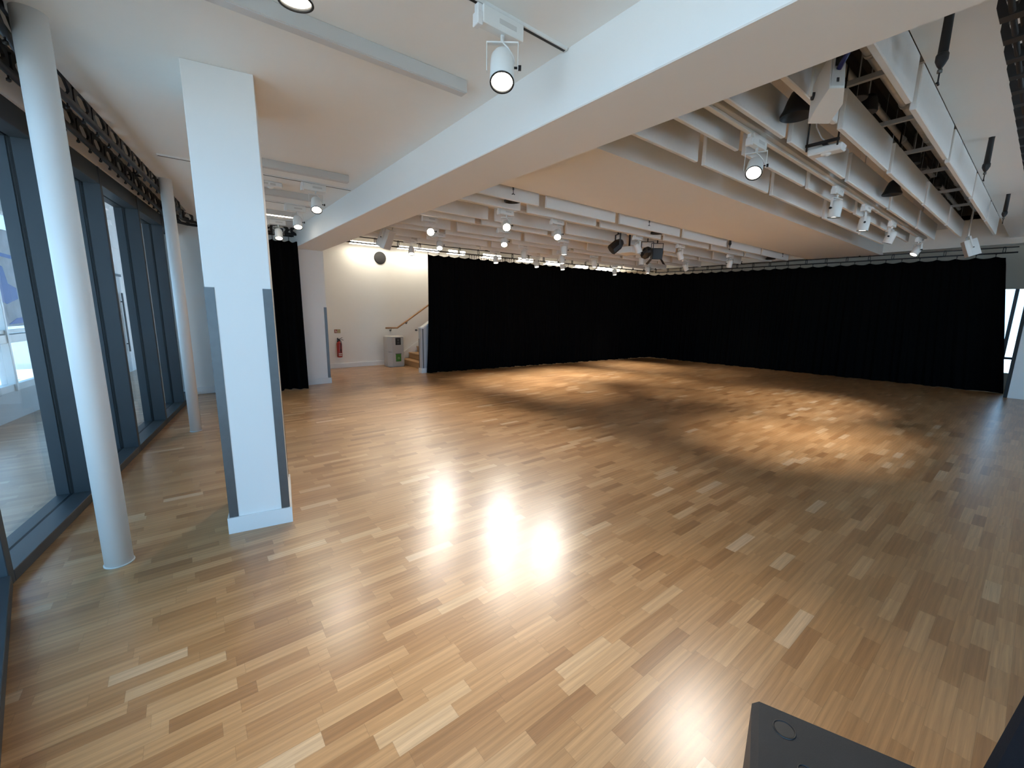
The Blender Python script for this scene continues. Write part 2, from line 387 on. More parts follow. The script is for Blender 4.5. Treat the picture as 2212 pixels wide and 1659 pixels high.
# ------------------------------------------------------------------ glazed front
HEAD = 3.03
def glazed_bay(k, a, b, frm_a=True, name=None):
    """one bay from point a to b (inner face line); outward is to the left of a->b"""
    a = Vector((a[0], a[1], 0)); b = Vector((b[0], b[1], 0)); u = (b-a).normalized(); L = (b-a).length
    n = Vector((-u.y, u.x, 0))
    r = empty('window_%d' % k, a); struct(r, 'anthracite framed glazed bay number %s along the passage' % ORD[k-1] if k <= 10 else 'glazed bay', 'window')
    Mx = Matrix((( u.x, n.x, 0, 0), (u.y, n.y, 0, 0), (0, 0, 1, 0), (0, 0, 0, 1)))
    m = MB(); m.bbox(-0.03, 0.03, 0.0, 0.132, 0, HEAD+0.05, 0.003, Mx); m.bbox(-0.028, 0.028, 0.160, 0.245, 0, HEAD+0.05, 0.003, Mx); m.build('mullion', 'frame', r)
    m = MB(); m.box(-0.020, 0.020, 0.130, 0.162, 0, HEAD+0.05, Mx)
    m.box(0.03, L-0.03, 0.138, 0.152, 0, 0.072, Mx); m.build('gasket', 'gasket', r)
    m = MB(); m.bbox(0.03, L-0.03, 0.0, 0.138, 0, 0.075, 0.003, Mx); m.bbox(0.03, L-0.03, 0.152, 0.245, 0, 0.075, 0.003, Mx); m.build('sill_rail', 'frame', r)
    m = MB(); m.bbox(0.03, L-0.03, 0.005, 0.138, HEAD-0.12, HEAD+0.05, 0.003, Mx); m.bbox(0.03, L-0.03, 0.152, 0.245, HEAD-0.12, HEAD+0.05, 0.003, Mx); m.build('head_rail', 'frame', r)
    m = MB(); m.box(0.02, L-0.02, 0.141, 0.149, 0.06, HEAD-0.1, Mx); m.build('pane', 'glass', r)
    m = MB(); m.box(-0.03, L+0.03, -0.012, 0.26, HEAD+0.05, 3.44, Mx); m.build('fascia', 'ceil', r)
    return r
ts = [0.0, 1.345, 2.66, 3.98, 5.24, 6.28]
k = 1
for i in range(len(ts)-1):
    glazed_bay(k, wl(ts[i]), wl(ts[i+1])); k += 1
uB = (Vector((-0.97, 3.66)) - Vector((-0.69, 2.14))).normalized()
pts = [Vector((-0.97, 3.66)) - uB*t for t in (0.0, 1.5455, 3.05, 4.55, 6.05, 7.55, 8.2)]
for i in range(len(pts)-1):
    glazed_bay(k, pts[i+1], pts[i]); k += 1
# last mullion + closing wall
e = wl(6.28); m = MB(); m.box(e.x-0.28, -0.02, YL-0.0, YL+0.1, 0, 3.5)
struct(m.build('wall_end', 'wall'), 'white reveal closing the glazed front', 'wall')

# ------------------------------------------------------------------ passage beyond the glass
dO = Vector((0.18, 0.984, 0)).normalized(); nO = Vector((-dO.y, dO.x, 0)); O0 = Vector((-2.035, 9.25, 0))
def oM(z=0): return Matrix(((dO.x, nO.x, 0, O0.x), (dO.y, nO.y, 0, O0.y), (0, 0, 1, z), (0, 0, 0, 1)))
Mo = oM()
m = MB(); m.box(-8, 3.2, 0, 0.25, 0, 0.40, Mo); struct(m.build('wall_outer', 'render'), 'low white plinth wall along the far side of the passage', 'wall')
m = MB(); m.box(3.2, 7.6, 0, 0.2, 0, 3.6, Mo); struct(m.build('wall_outer_end', 'render'), 'white wall with a door at the far end of the passage', 'wall')
m = MB(); m.box(-8, 7.6, -0.02, 0.25, 3.0, 4.4, Mo); struct(m.build('wall_outer_head', 'render'), 'white strip above the passage windows', 'wall')
m = MB(); m.box(-3.5, 0.2, 15.9, 16.1, 0, 4.4); struct(m.build('wall_passage', 'render'), 'white wall at the end of the passage', 'wall')
tt = [-7.6, -6.3, -5.0, -3.7, -2.45, -1.22, 0.02, 1.28, 2.5, 3.2]
for i in range(len(tt)-1):
    w = empty('window_%d' % k); struct(w, 'pale framed outer window of the passage', 'window'); k += 1
    a, b = tt[i], tt[i+1]
    m = MB(); m.bbox(a-0.025, a+0.025, -0.02, 0.14, 0.40, 3.0, 0.003, Mo); m.build('post', 'skirt', w)
    m = MB(); m.bbox(a+0.025, b-0.025, -0.01, 0.14, 1.10, 1.22, 0.003, Mo); m.bbox(a+0.025, b-0.025, 0.0, 0.14, 0.40, 0.50, 0.003, Mo); m.bbox(a+0.025, b-0.025, 0.0, 0.14, 1.24, 1.29, 0.003, Mo); m.build('rail', 'skirt', w)
    m = MB(); m.box(a+0.02, b-0.02, 0.07, 0.078, 0.45, 3.0, Mo); m.build('pane', 'glass_outer', w)
# printed banner seen through the first bay
b0 = empty('window_banner'); tag(b0, 'blue and white printed film hanging in the passage window', 'banner')
m = MB(); m.box(0.1, 1.2, 0.05, 0.055, 1.33, 2.75, Mo); m.build('film', 'print', b0)
m = MB()
def blob(pts): m.prism([(p[0], p[1]) for p in pts], 0, 0.003, Mo @ Matrix(((1,0,0,0),(0,0,-1,0.049),(0,1,0,0),(0,0,0,1))))
blob([(0.1,1.72),(0.3,1.66),(0.62,1.74),(0.62,1.90),(0.42,1.96),(0.36,2.2),(0.2,2.25),(0.1,2.3)])
blob([(0.1,2.36),(0.9,2.32),(0.9,2.37),(0.1,2.42)]); blob([(0.25,1.36),(0.8,1.38),(0.8,1.46),(0.5,1.45)])
blob([(0.7,1.9),(1.1,2.0),(1.1,2.3),(0.8,2.2)])
m.build('print', 'blue', b0)
# door in the outer end wall
dr = empty('door_1'); struct(dr, 'pale flush door with long pull handle in the passage', 'door')
m = MB(); m.bbox(3.6, 4.95, -0.03, 0.0, 0.02, 2.33, 0.003, Mo); m.build('leaf', 'knee', dr)
m = MB(); m.bbox(3.5, 5.05, -0.04, 0.0, 2.33, 2.39, 0.003, Mo); m.build('transom', 'frame', dr)
m = MB(); m.bbox(4.78, 4.82, -0.09, -0.06, 0.52, 1.94, 0.004, Mo); m.box(4.79, 4.81, -0.06, -0.03, 0.7, 0.73, Mo); m.box(4.79, 4.81, -0.06, -0.03, 1.72, 1.75, Mo); m.build('pull_handle', 'steel', dr)

# end window behind right curtain
w = empty('window_%d' % k); struct(w, 'narrow bright window beside the right hand curtain end', 'window'); k += 1
m = MB(); m.bbox(XR-0.02, XR+0.1, 0.10, 0.16, 0.42, 2.34, 0.003); m.bbox(XR-0.02, XR+0.1, 0.50, 0.56, 0.42, 2.34, 0.003); m.bbox(XR-0.02, XR+0.1, 1.39, 1.45, 0.42, 2.34, 0.003)
m.bbox(XR-0.02, XR+0.1, 0.16, 0.50, 0.74, 0.79, 0.003); m.bbox(XR-0.02, XR+0.1, 0.56, 1.39, 0.74, 0.79, 0.003); m.build('window_frame', 'frame', w)
m = MB(); m.box(XR+0.04, XR+0.048, 0.13, 1.42, 0.44, 2.32); m.build('pane', 'glass_outer', w)
# white partition by the right edge
pt = empty('white_partition', (13.78, 0, 0)); tag(pt, 'white partition panel at the right end, dark edge towards the curtain', 'partition')
m = MB(); m.bbox(0, 0.10, YN+0.1, 0.30, 0.0, 2.95, 0.004); m.build('panel', 'white', pt)
m = MB(); m.bbox(-0.01, 0.14, 0.30, 0.355, 0.0, 2.95, 0.004); m.build('edge_frame', 'gasket', pt)

# ------------------------------------------------------------------ curtain rails
def lerp_poly(pts, step):
    """resample polyline; returns list of (point, tangent)"""
    out = []; pts = [Vector(p) for p in pts]; carry = 0.0
    for a, b in zip(pts, pts[1:]):
        d = b-a; L = d.length; t = d.normalized(); s = carry
        while s < L: out.append((a + t*s, t)); s += step
        carry = s - L
    return out
def arc(c, r, a0, a1, n=8): return [(c[0]+r*math.cos(math.radians(a0+(a1-a0)*i/n)), c[1]+r*math.sin(math.radians(a0+(a1-a0)*i/n))) for i in range(n+1)]
def hexring(w, h, tx, tz):
    c = 0.5
    O = [(-w/2, -h/2+h*.3), (-w/2+w*.14, -h/2), (w/2-w*.14, -h/2), (w/2, -h/2+h*.3), (w/2, h/2-h*.28), (w/2-w*.12, h/2), (-w/2+w*.12, h/2), (-w/2, h/2-h*.28)]
    w2, h2 = w-2*tx, h-2*tz
    I = [(-w2/2, -h2*.08), (-w2/2+w2*.26, -h2/2), (w2/2-w2*.26, -h2/2), (w2/2, -h2*.08), (w2/2, h2*.08), (w2/2-w2*.26, h2/2), (-w2/2+w2*.26, h2/2), (-w2/2, h2*.08)]
    return O, I
def curtain_rail(pts, z0, z1, label, step=0.30, plate_w=0.22, ztop=None, hang=2.4, nmax=60, tr=0.016, ur=0.011, cross=False):
    p = Vector((pts[0][0], pts[0][1], z0)); r = empty('curtain_rail', p); tag(r, label, 'curtain rail', 'black ladder curtain rails')
    P3 = [Vector((x, y, z0)) - p for x, y in pts]; dz = z1-z0
    m = MB(); m.tube(P3, tr, 10); m.build('lower_tube', 'blackm', r)
    m = MB(); m.tube([q + Vector((0,0,dz)) for q in P3], ur, 8); m.build('upper_bar', 'blackm', r)
    O, I = hexring(plate_w, dz+0.03, min(0.045, plate_w*0.22), 0.034 if plate_w > 0.1 else 0.02); n = 0; pm = None
    for q, t in lerp_poly(P3, step):
        if n >= nmax: break
        if pm is None:
            m = MB(); m.ring(O, I, -0.009 - 0.022*cross, 0.009 + 0.022*cross); b = m.build('bracket_plate', 'blackm', r); pm = b
        else:
            b = pm.copy(); COL.objects.link(b)
        b.location = q + Vector((0,0,dz/2)) + t*plate_w/2; b.rotation_euler = (0, 0, math.atan2(t.y, t.x) + (PI/2 if cross else 0)); n += 1
    if ztop:
        hm = None
        for q, t in lerp_poly(P3, hang):
            if hm is None:
                m = MB(); m.cyl((0,0,dz), (0,0,ztop-z0), 0.008, 8); m.lathe([(0.03, ztop-z0-0.012), (0.03, ztop-z0-0.001)], 12)
                m.add(*tri_hook(dz)); hm = m.build('hanger', 'blackm', r); hm.location = q
            else:
                b = hm.copy(); COL.objects.link(b); b.location = q
    return r
def tri_hook(dz):
    vs = [(-0.07,-0.008,dz-0.005),(0.07,-0.008,dz-0.005),(0,-0.008,dz+0.05),(-0.07,0.008,dz-0.005),(0.07,0.008,dz-0.005),(0,0.008,dz+0.05)]
    return vs, [(0,1,2),(5,4,3),(0,3,4,1),(1,4,5,2),(2,5,3,0)]
def gliders(r, base, z, pts, step, name='glider', n_max=80):
    gm = None; n = 0
    for q, t in lerp_poly([Vector((x, y, 0)) for x, y in pts], step):
        if n >= n_max: break
        if gm is None:
            m = MB(); m.lathe([(0.004, -0.05), (0.012, -0.045), (0.012, -0.03), (0.005, -0.026), (0.005, -0.012)], 8); gm = m.build(name, 'blackm', r); g = gm
        else: g = gm.copy(); COL.objects.link(g)
        g.location = (q.x-base.x, q.y-base.y, z-base.z); n += 1
# window side rails, bending round at the far end
in_line = lambda t: (-0.50-0.052 + (0.155)*(t-4.27), t)
ip = [(-0.40-0.05*0, 1.3), (-0.66, 2.6), (-0.69, 3.1)] 
def xi(y): return -0.505 + 0.1552*(y-4.27)
def xo(y): return -0.575 + 0.1352*(y-4.87)-0.02
inner = [(0.10, 0.0), (-0.36, 2.2), (-0.60, 3.3), (xi(3.8), 3.8), (xi(5), 5), (xi(7), 7), (xi(8.35), 8.35)] + [(0.13+0.42 + 0.42*math.cos(a), 8.9 + 0.47*math.sin(a)) for a in [PI - i*PI/16 for i in range(1, 9)]] + [(1.2, 9.38), (1.93, 9.42)]
outer = [(-0.06, 0.0), (-0.50, 2.2), (-0.73, 3.3), (xo(3.8), 3.8), (xo(5), 5), (xo(7), 7), (xo(8.5), 8.5)] + [(xo(8.5)+0.5 - 0.5*math.cos(a), 8.7 + 0.95*math.sin(a)) for a in [i*PI/16 for i in range(1, 8)]] + [(0.55, 9.66), (1.2, 9.66), (1.9, 9.66)]
r = curtain_rail(inner, 3.085, 3.225, 'black ladder curtain rail along the windows, room side of the pair', 0.355, 0.32, 3.41, tr=0.023, ur=0.012); gliders(r, r.location, 3.068, inner[1:7], 0.28)
r = curtain_rail(outer, 3.085, 3.225, 'black ladder curtain rail along the windows, glass side of the pair', 0.355, 0.32, 3.41, tr=0.023, ur=0.012); gliders(r, r.location, 3.068, outer[1:7], 0.28)
BCL = [(2.55, 9.92), (5.2, 9.90), (7.5, 9.74), (13.70, 9.16)]
RCL = [(13.74, 9.1), (14.02, 6.0), (14.28, 3.0), (14.44, 0.62)]
NRL = [(2.62, 0.315), (14.40, 0.315)]
curtain_rail(BCL, 3.135, 3.265, 'black ladder curtain rail above the back curtain', 0.56, 0.05, 3.73, 2.1)
curtain_rail(RCL, 3.10, 3.215, 'black ladder curtain rail above the right hand curtain', 0.46, 0.05, 3.30, 2.9)
curtain_rail(NRL, 3.10, 3.24, 'black ladder curtain rail close to the right edge of the picture', 0.262, 0.11, 3.41, 2.2, tr=0.012, cross=True)

# ------------------------------------------------------------------ curtains
def curtain(pts, z1, label, amp=0.035, wl_=0.15, hook=0.30, sag=0.035, seed=1, hooks_z=None, flare=0.0, dense=None, flare_end=0.0):
    rnd = random.Random(seed)
    P3 = [Vector((x, y, 0)) for x, y in pts]
    L = sum((b-a).length for a, b in zip(P3, P3[1:]))
    n = max(24, int(L/0.025)); st = L/n
    sam = lerp_poly(P3, st*0.9999)[:n+1]
    rows = [0.012, 0.05, 0.3, 0.7, 1.2, 1.7, 2.2, 2.6, 2.85, z1-0.06, z1-0.02, z1]
    ph = 0; vs = []; ncol = len(sam); base = P3[0].copy()
    offs = []
    a_mod = 1.0
    for i in range(ncol):
        if i % 6 == 0: a_mod = 0.6+0.8*rnd.random(); w_mod = 0.75+0.6*rnd.random()
        ph += 2*PI*st/(wl_*w_mod); offs.append((math.sin(ph)*a_mod, math.sin(ph*0.31+seed)*1.3))
    for j, z in enumerate(rows):
        f = z/z1
        for i, (q, t) in enumerate(sam):
            nrm = Vector((-t.y, t.x, 0)); o1, o2 = offs[i]
            s = i*st; up = abs(math.sin(PI*s/hook))
            zz = z
            if j >= len(rows)-3: zz = z - sag*up*(1.0 if j == len(rows)-1 else 0.8)
            if j == 0: zz = 0.003 + 0.003*(1+max(-1, min(1, o2)))
            a = amp*(0.55 + 0.45*(1-f)) 
            p = q + nrm*(a*o1 + a*0.8*o2*(1-f))
            if flare: p = p + t*flare*((1-f)**3)*((1 - s/L)*-1.0)
            if flare_end: p = p + t*flare_end*(1-f)*(s/L)**5
            vs.append((p.x-base.x, p.y-base.y, zz))
    fs = [(j*ncol+i, j*ncol+i+1, (j+1)*ncol+i+1, (j+1)*ncol+i) for j in range(len(rows)-1) for i in range(ncol-1)]
    r = empty('blackout_curtain', base); tag(r, label, 'curtain', 'black blackout curtains')
    m = MB(); m.add(vs, fs, None, True); c = m.build('cloth', 'curtain', r)
    so = c.modifiers.new('thick', 'SOLIDIFY'); so.thickness = 0.006; so.offset = 0
    if hooks_z:
        hm = None; s = 0; xs = list(dense or []) ; x = 0.02
        while x < L: xs.append(x); x += hook
        for x in sorted(set(xs))[:95]:
            i = min(ncol-1, int(x/st)); q = sam[i][0]
            if hm is None:
                m = MB(); m.cyl((0,0,z1-0.03), (0,0,hooks_z-0.02), 0.006, 6); m.lathe([(0.013, hooks_z-0.032), (0.013, hooks_z-0.018)], 8); hm = m.build('hook', 'blackm', r); h = hm
            else: h = hm.copy(); COL.objects.link(h)
            h.location = (q.x-base.x, q.y-base.y, 0)
    return r
curtain([(5.06, 9.955), (7.5, 9.74), (13.60, 9.17)], 3.05, 'long black curtain along the back, left of the dark corner', seed=3, hooks_z=3.135, hook=0.29, flare=0.09, dense=[1.2+0.075*i for i in range(20)])
curtain([(13.56, 9.20), (13.74, 9.0), (14.02, 6.0), (14.28, 3.0), (14.44, 0.78)], 3.03, 'long black curtain across the right end of the hall', seed=5, flare_end=0.40, hooks_z=3.10, hook=0.31)
curtain([(1.36, 9.385), (1.93, 9.42)], 2.96, 'small gathered black curtain between the two pillars', amp=0.06, wl_=0.15, seed=11, hooks_z=3.13, hook=0.14, sag=0.03)
curtain([(0.37, 9.42), (0.68, 9.40)], 2.96, 'thin sliver of black curtain behind the near square pillar', amp=0.05, wl_=0.13, seed=13, hooks_z=3.13, hook=0.13)

# ------------------------------------------------------------------ acoustic baffles
meshes = {}
def baffle_obj(L):
    if L in meshes:
        o = meshes[L].copy(); COL.objects.link(o); return o
    m = MB(); m.bbox(0, L, -0.04, 0, 0, 0.29, 0.006)
    m.cur = 1; m.cyl((L*0.2, -0.02, 0.28), (L*0.2, -0.02, 0.61), 0.0012, 6); m.cyl((L*0.8, -0.02, 0.28), (L*0.8, -0.02, 0.61), 0.0012, 6)
    o = m.build('acoustic_baffle', ['felt', 'strut']); meshes[L] = o; return o
near_rows = [(2.35, 'near row beside the flat panel'), (1.97, 'near row second from the panel'), (1.60, 'near row right of the track'), (1.25, 'near row left of the void'), (0.83, 'near row right of the void')]
cols_n = [(2.50, 4.06), (4.19, 5.71), (5.83, 7.65), (7.77, 9.61), (9.74, 11.42)]
for y, rl in near_rows:
    for i, (a, b) in enumerate(cols_n):
        o = baffle_obj(round(b-a, 2)); o.location = (a, y, 3.13)
        tag(o, 'pale acoustic baffle, %s from the beam in the %s' % (ORD[i], rl), 'baffle', 'hanging acoustic baffles near the viewer')
far_rows = [(4.67, 'far row beside the panel'), (5.08, 'second far row'), (5.91, 'third far row'), (6.30, 'fourth far row'), (7.13, 'fifth far row'), (7.57, 'sixth far row'), (8.36, 'seventh far row'), (8.83, 'last far row')]
cols_f = [(2.50, 4.08), (4.22, 5.76), (5.88, 7.72), (7.84, 9.66), (9.80, 11.42), (11.54, 13.2)]
for y, rl in far_rows:
    for i, (a, b) in enumerate(cols_f):
        o = baffle_obj(round(b-a, 2)); o.location = (a, y, 3.13)
        tag(o, 'pale acoustic baffle, %s from the beam in the %s' % (ORD[i], rl), 'baffle', 'hanging acoustic baffles in the far bay')

# ------------------------------------------------------------------ lighting tracks
def track(y, x0, x1, label, zt=3.19, hall=True, drop=0.56):
    r = empty('lighting_track', (x0, y, zt)); tag(r, label, 'lighting track', 'lighting tracks')
    L = x1-x0
    if hall:
        m = MB(); m.bbox(0, L, -0.055, 0.055, -0.005, 0.06, 0.004); m.build('trunking', 'trunk', r)
        m = MB(); m.bbox(0, L, -0.018, 0.018, -0.03, -0.005, 0.003); m.build('track_profile', 'white', r)
        hm = None
        for t in [0.6 + 2.0*i for i in range(int((L-0.6)/2.0)+1)]:
            if hm is None: m = MB(); m.cyl((0,0,0.06), (0,0,drop-0.01), 0.006, 8); hm = m.build('hanger', 'strut', r); h = hm
            else: h = hm.copy(); COL.objects.link(h)
            h.location = (t, 0, 0)
        jm = None
        for t in [1.65 + 1.95*i for i in range(int((L-1.65)/1.95)+1)]:
            if jm is None: m = MB(); m.bbox(-0.03, 0.03, -0.022, 0.022, -0.036, -0.02, 0.003); jm = m.build('joint', 'whitep', r); h = jm
            else: h = jm.copy(); COL.objects.link(h)
            h.location = (t, 0, 0)
    else:
        m = MB(); m.bbox(0, L, -0.018, 0.018, -0.012, 0.018, 0.002); m.build('track_profile', 'white', r)
        m = MB(); m.box(0.01, L-0.01, -0.008, 0.008, -0.0135, -0.011); m.build('slot', 'gasket', r)
    return r
TN = [(1.75, 'grey lighting track between the near baffle rows on the right')]
track(1.75, 2.5, 11.6, TN[0][1])
for y, l in ((5.26, 'lighting track nearest the flat panel in the far bay'), (6.50, 'second lighting track of the far bay'), (7.75, 'third lighting track of the far bay'), (8.90, 'last lighting track of the far bay before the back curtain')):
    track(y, 2.5, 12.4, l, zt=3.20)
for y, x0, x1, l in ((1.98, -0.15, 2.03-0.11, 'slim ceiling track holding the nearest spotlight'), (5.87, -0.05, 1.90, 'slim ceiling track beyond the square pillar, nearest of three'), (7.26, 0.35, 1.83, 'slim ceiling track beyond the square pillar, middle of three'), (8.66, 0.6, 1.85, 'slim ceiling track beyond the square pillar, farthest of three')):
    track(y, x0, x1, l, zt=3.205, hall=False)
def linear(y, x0, x1, label, lit=False):
    r = empty('linear_ceiling_light', (x0, y, ZC)); tag(r, label, 'ceiling light', 'linear ceiling lights'); L = x1-x0
    m = MB(); m.bbox(0, L, -0.035, 0.035, -0.078, 0.0, 0.003); m.build('housing', 'trunk', r)
    m = MB(); m.box(0.01, L-0.01, -0.028, 0.028, -0.082, -0.077); m.build('diffuser', 'tube' if lit else 'tube_off', r)
linear(2.68, -0.20, 1.66, 'unlit linear light on the ceiling nearest the viewer')
linear(5.32, 0.36, 1.69, 'unlit linear light behind the square pillar, nearest')
linear(6.55, 0.66, 1.64, 'unlit linear light half hidden by a spotlight')
linear(7.95, 0.66, 1.66, 'glowing linear light beyond the square pillar', True)

# ------------------------------------------------------------------ spotlights
def make_spot():
    r = empty('track_spotlight')
    m = MB(); m.bbox(-0.14, 0.12, -0.029, 0.029, -0.085, -0.005, 0.004); m.build('adaptor', 'white', r)
    ad = m
    m = MB(); m.bbox(-0.17, -0.14, -0.025, 0.025, -0.10, -0.04, 0.003); m.bbox(-0.165, -0.125, -0.016, 0.016, -0.045, -0.002, 0.003); m.build('track_clip', 'whitep', r)
    m = MB(); m.box(-0.04, 0.07, -0.0305, -0.029, -0.056, -0.034); m.build('rating_plate', 'trunk', r)
    y = D.objects.new('yoke', None)
    m = MB(); m.bbox(-0.082, 0.082, -0.014, 0.014, -0.125, -0.117, 0.002); m.bbox(-0.084, -0.080, -0.013, 0.013, -0.255, -0.117, 0.001); m.bbox(0.080, 0.084, -0.013, 0.013, -0.255, -0.117, 0.001)
    m.cyl((0,0,-0.118), (0,0,-0.08), 0.011, 12); yk = m.build('yoke', 'white', r)
    m = MB(); m.cyl((-0.084,0,-0.235), (-0.100,0,-0.235), 0.013, 10); m.cyl((-0.062,0,-0.235), (-0.084,0,-0.235), 0.006, 8); kb = m.build('knob', 'gasket', r)
    m = MB(); m.tube([(0.0,0.016,-0.10), (-0.004,0.02,-0.13), (-0.03,0.022,-0.155), (-0.055,0.012,-0.185), (-0.066,0.0,-0.215)], 0.004, 6); cb = m.build('cable', 'whitep', r)
    m = MB(); m.lathe([(0.0, 0.092), (0.030, 0.092), (0.050, 0.082), (0.061, 0.060), (0.063, 0.035), (0.064, -0.098), (0.062, -0.100), (0.058, -0.100)], 32, cap=False)
    m.lathe([(0.058, -0.100), (0.057, -0.088), (0.0, -0.0875)], 32, cap=False); hd = m.build('lamp_head', 'white', r); hd.location = (0, 0, -0.235)
    m = MB(); m.lathe([(0.0575, -0.0885), (0.0, -0.0885)], 32, cap=False); ln = m.build('lens', 'lens', hd)
    m = MB(); m.lathe([(0.064, -0.098), (0.0645, -0.1015), (0.056, -0.1015), (0.0565, -0.0900)], 32, cap=False); m.build('bezel', 'gasket', hd)
    D.objects.remove(y)
    ld = D.lights.new('beam', 'SPOT'); ld.spot_size = math.radians(62); ld.spot_blend = 1.0; ld.shadow_soft_size = 0.045; ld.energy = 100; ld.color = (1.0, 0.89, 0.70)
    lo = D.objects.new('beam', ld); COL.objects.link(lo); lo.parent = hd; lo.location = (0, 0, -0.11)
    return r
proto = make_spot()
LD = {}
def light_data(e, size, cool=False):
    key = (e, size, cool)
    if key not in LD:
        d = [o for o in D.objects if o.type == 'LIGHT'][0].data.copy(); d.energy = e; d.spot_size = math.radians(size)
        if cool: d.color = (1.0, 0.95, 0.85)
        LD[key] = d
    return LD[key]
used = [False]
def spot(x, y, z, target, label, e=100, size=62, hot=False, group='track spotlights'):
    if used[0]: r = copy_tree(proto)
    else: r = proto; used[0] = True
    r.location = (x, y, z); tag(r, label, 'spotlight', group)
    piv = Vector((x, y, z-0.235)); d = (Vector(target)-piv)
    pan = math.atan2(d.y, d.x) - PI/2          # local +Y points at the target
    tilt = math.atan2(math.hypot(d.x, d.y), -d.z)   # 0 = straight down
    R = Matrix.Rotation(pan, 4, 'Z')
    for ch in [c for c in D.objects if c.parent == r]:
        nm = ch.name.split('.')[0]
        if nm in ('yoke', 'knob', 'cable'): ch.matrix_basis = R
        if nm == 'lamp_head':
            ch.matrix_basis = Matrix.Translation((0,0,-0.235)) @ R @ Matrix.Rotation(tilt, 4, 'X')
            for g in [c for c in D.objects if c.parent == ch]:
                if g.type == 'LIGHT': g.data = light_data(e, size, x < 1.9)
                if g.name.startswith('lens') and hot:
                    g.data = g.data.copy(); g.data.materials[0] = M['lens_hot']
    return r
Z1 = 3.193
EL = 50; EH = 175
spot(0.46, 1.98, Z1, (0.60, 2.1, 0), 'spotlight cut off by the top edge above the square pillar', EL)
spot(1.46, 1.98, Z1, (0.75, 1.05, 0.4), 'largest spotlight, facing the viewer near the beam', EL)
spot(1.46, 5.87, Z1, (0.90, 3.9, 0), 'nearest of the three spotlights right of the square pillar', EL)
spot(1.52, 7.26, Z1, (1.22, 5.6, 0), 'middle of the three spotlights right of the square pillar', EL)
spot(1.49, 8.66, Z1, (1.25, 7.1, 0), 'farthest of the three spotlights, before the small curtain', EL)
Zh = 3.172
def hs(x, y, tgt, label, e=EH, size=60, **kw): return spot(x, y, Zh if y < 2 else Zh+0.01, tgt, label, e, size, **kw)
hs(4.00, 1.75, (1.6, 0.9, 0.6), 'nearest spotlight on the right hand track, lens towards the viewer', 95)
hs(6.22, 1.75, (6.3, 2.0, 0), 'second spotlight along the right hand track, pointing down')
hs(7.47, 1.75, (7.4, 2.0, 0), 'third spotlight along the right hand track, pointing down')
hs(9.02, 1.75, (9.1, 2.7, 0), 'fourth spotlight along the right hand track, pointing down')
hs(11.2, 1.75, (9.6, 2.9, 0), 'last spotlight on the right hand track, tilted over the curtain', 120)
hs(3.99, 5.26, (1.2, 1.3, 0.5), 'bright spotlight on the first far track closest to the beam', 55, hot=True)
hs(5.06, 5.26, (2.6, 2.6, 0), 'spotlight on the first far track, second from the beam', 125)
hs(7.28, 5.26, (8.6, 4.6, 0), 'white spotlight beside the white projector', 85)
hs(8.84, 5.26, (10.2, 4.6, 0), 'spotlight right of the projector, turned away', 55)
hs(11.2, 5.26, (11.6, 5.9, 0), 'spotlight in front of the right hand curtain rail, turned away', 55)
hs(3.36, 6.50, (0.5, 0.9, 1.1), 'glaring spotlight that dazzles the viewer above the back curtain end', 55, hot=True)
hs(4.88, 6.50, (3.1, 4.0, 0), 'spotlight just below the bright one on the second far track', 145)
hs(6.46, 6.50, (6.3, 6.2, 0), 'spotlight on the second far track pointing down, below the tilted one')
hs(9.18, 6.50, (9.3, 6.4, 0), 'spotlight below the white projector, pointing down')
hs(11.25, 6.50, (13.0, 5.9, 0.2), 'spotlight aimed to the right above the dark corner', 45)
hs(4.20, 7.75, (2.9, 5.4, 0), 'spotlight directly under the glaring one')
hs(6.40, 7.75, (6.2, 7.4, 0), 'spotlight on the third far track beside the gathered hooks')
hs(7.64, 7.75, (7.5, 7.3, 0), 'spotlight on the third far track in the middle of the lamp column')
hs(8.86, 7.75, (8.7, 7.5, 0), 'spotlight on the third far track pointing straight down')
hs(11.3, 7.75, (11.2, 7.5, 0), 'spotlight on the third far track near the dark corner')
hs(4.12, 8.90, (3.4, 7.2, 0), 'spotlight before the white back wall left of the curtain')
hs(6.42, 8.90, (6.1, 8.0, 0), 'spotlight low over the hooks of the back curtain')
hs(7.80, 8.90, (7.5, 8.0, 0), 'spotlight low over the back curtain, third from the beam')
hs(8.80, 8.90, (8.5, 8.0, 0), 'lowest spotlight of the lamp column over the back curtain')
hs(11.17, 8.90, (11.0, 8.3, 0), 'spotlight closest to the dark corner of the curtains')

# ------------------------------------------------------------------ warm linear lamps behind the back curtain
segs = [(3.70, 4.82), (5.05, 6.35), (6.66, 6.98), (7.06, 7.26), (7.94, 8.68), (9.42, 10.1), (10.72, 11.66), (12.3, 13.02), (13.6, 14.5)]
for i, (a, b) in enumerate(segs):
    r = empty('wall_top_light', (a, 11.72, 3.38)); tag(r, 'warm glowing strip light high on the back wall, %s from the left' % ORD[i], 'strip light', 'strip lights on top of the back wall')
    h = 0.035 if i < 2 else 0.075
    m = MB(); m.bbox(0, b-a, 0, 0.14, 0, h+0.03, 0.004); m.build('housing', 'white', r)
    m = MB(); m.box(0.01, b-a-0.01, -0.012, 0, 0.008, h+0.02); m.box(0.01, b-a-0.01, 0.0, 0.13, -0.008, 0.0); m.build('diffuser', 'tube', r)

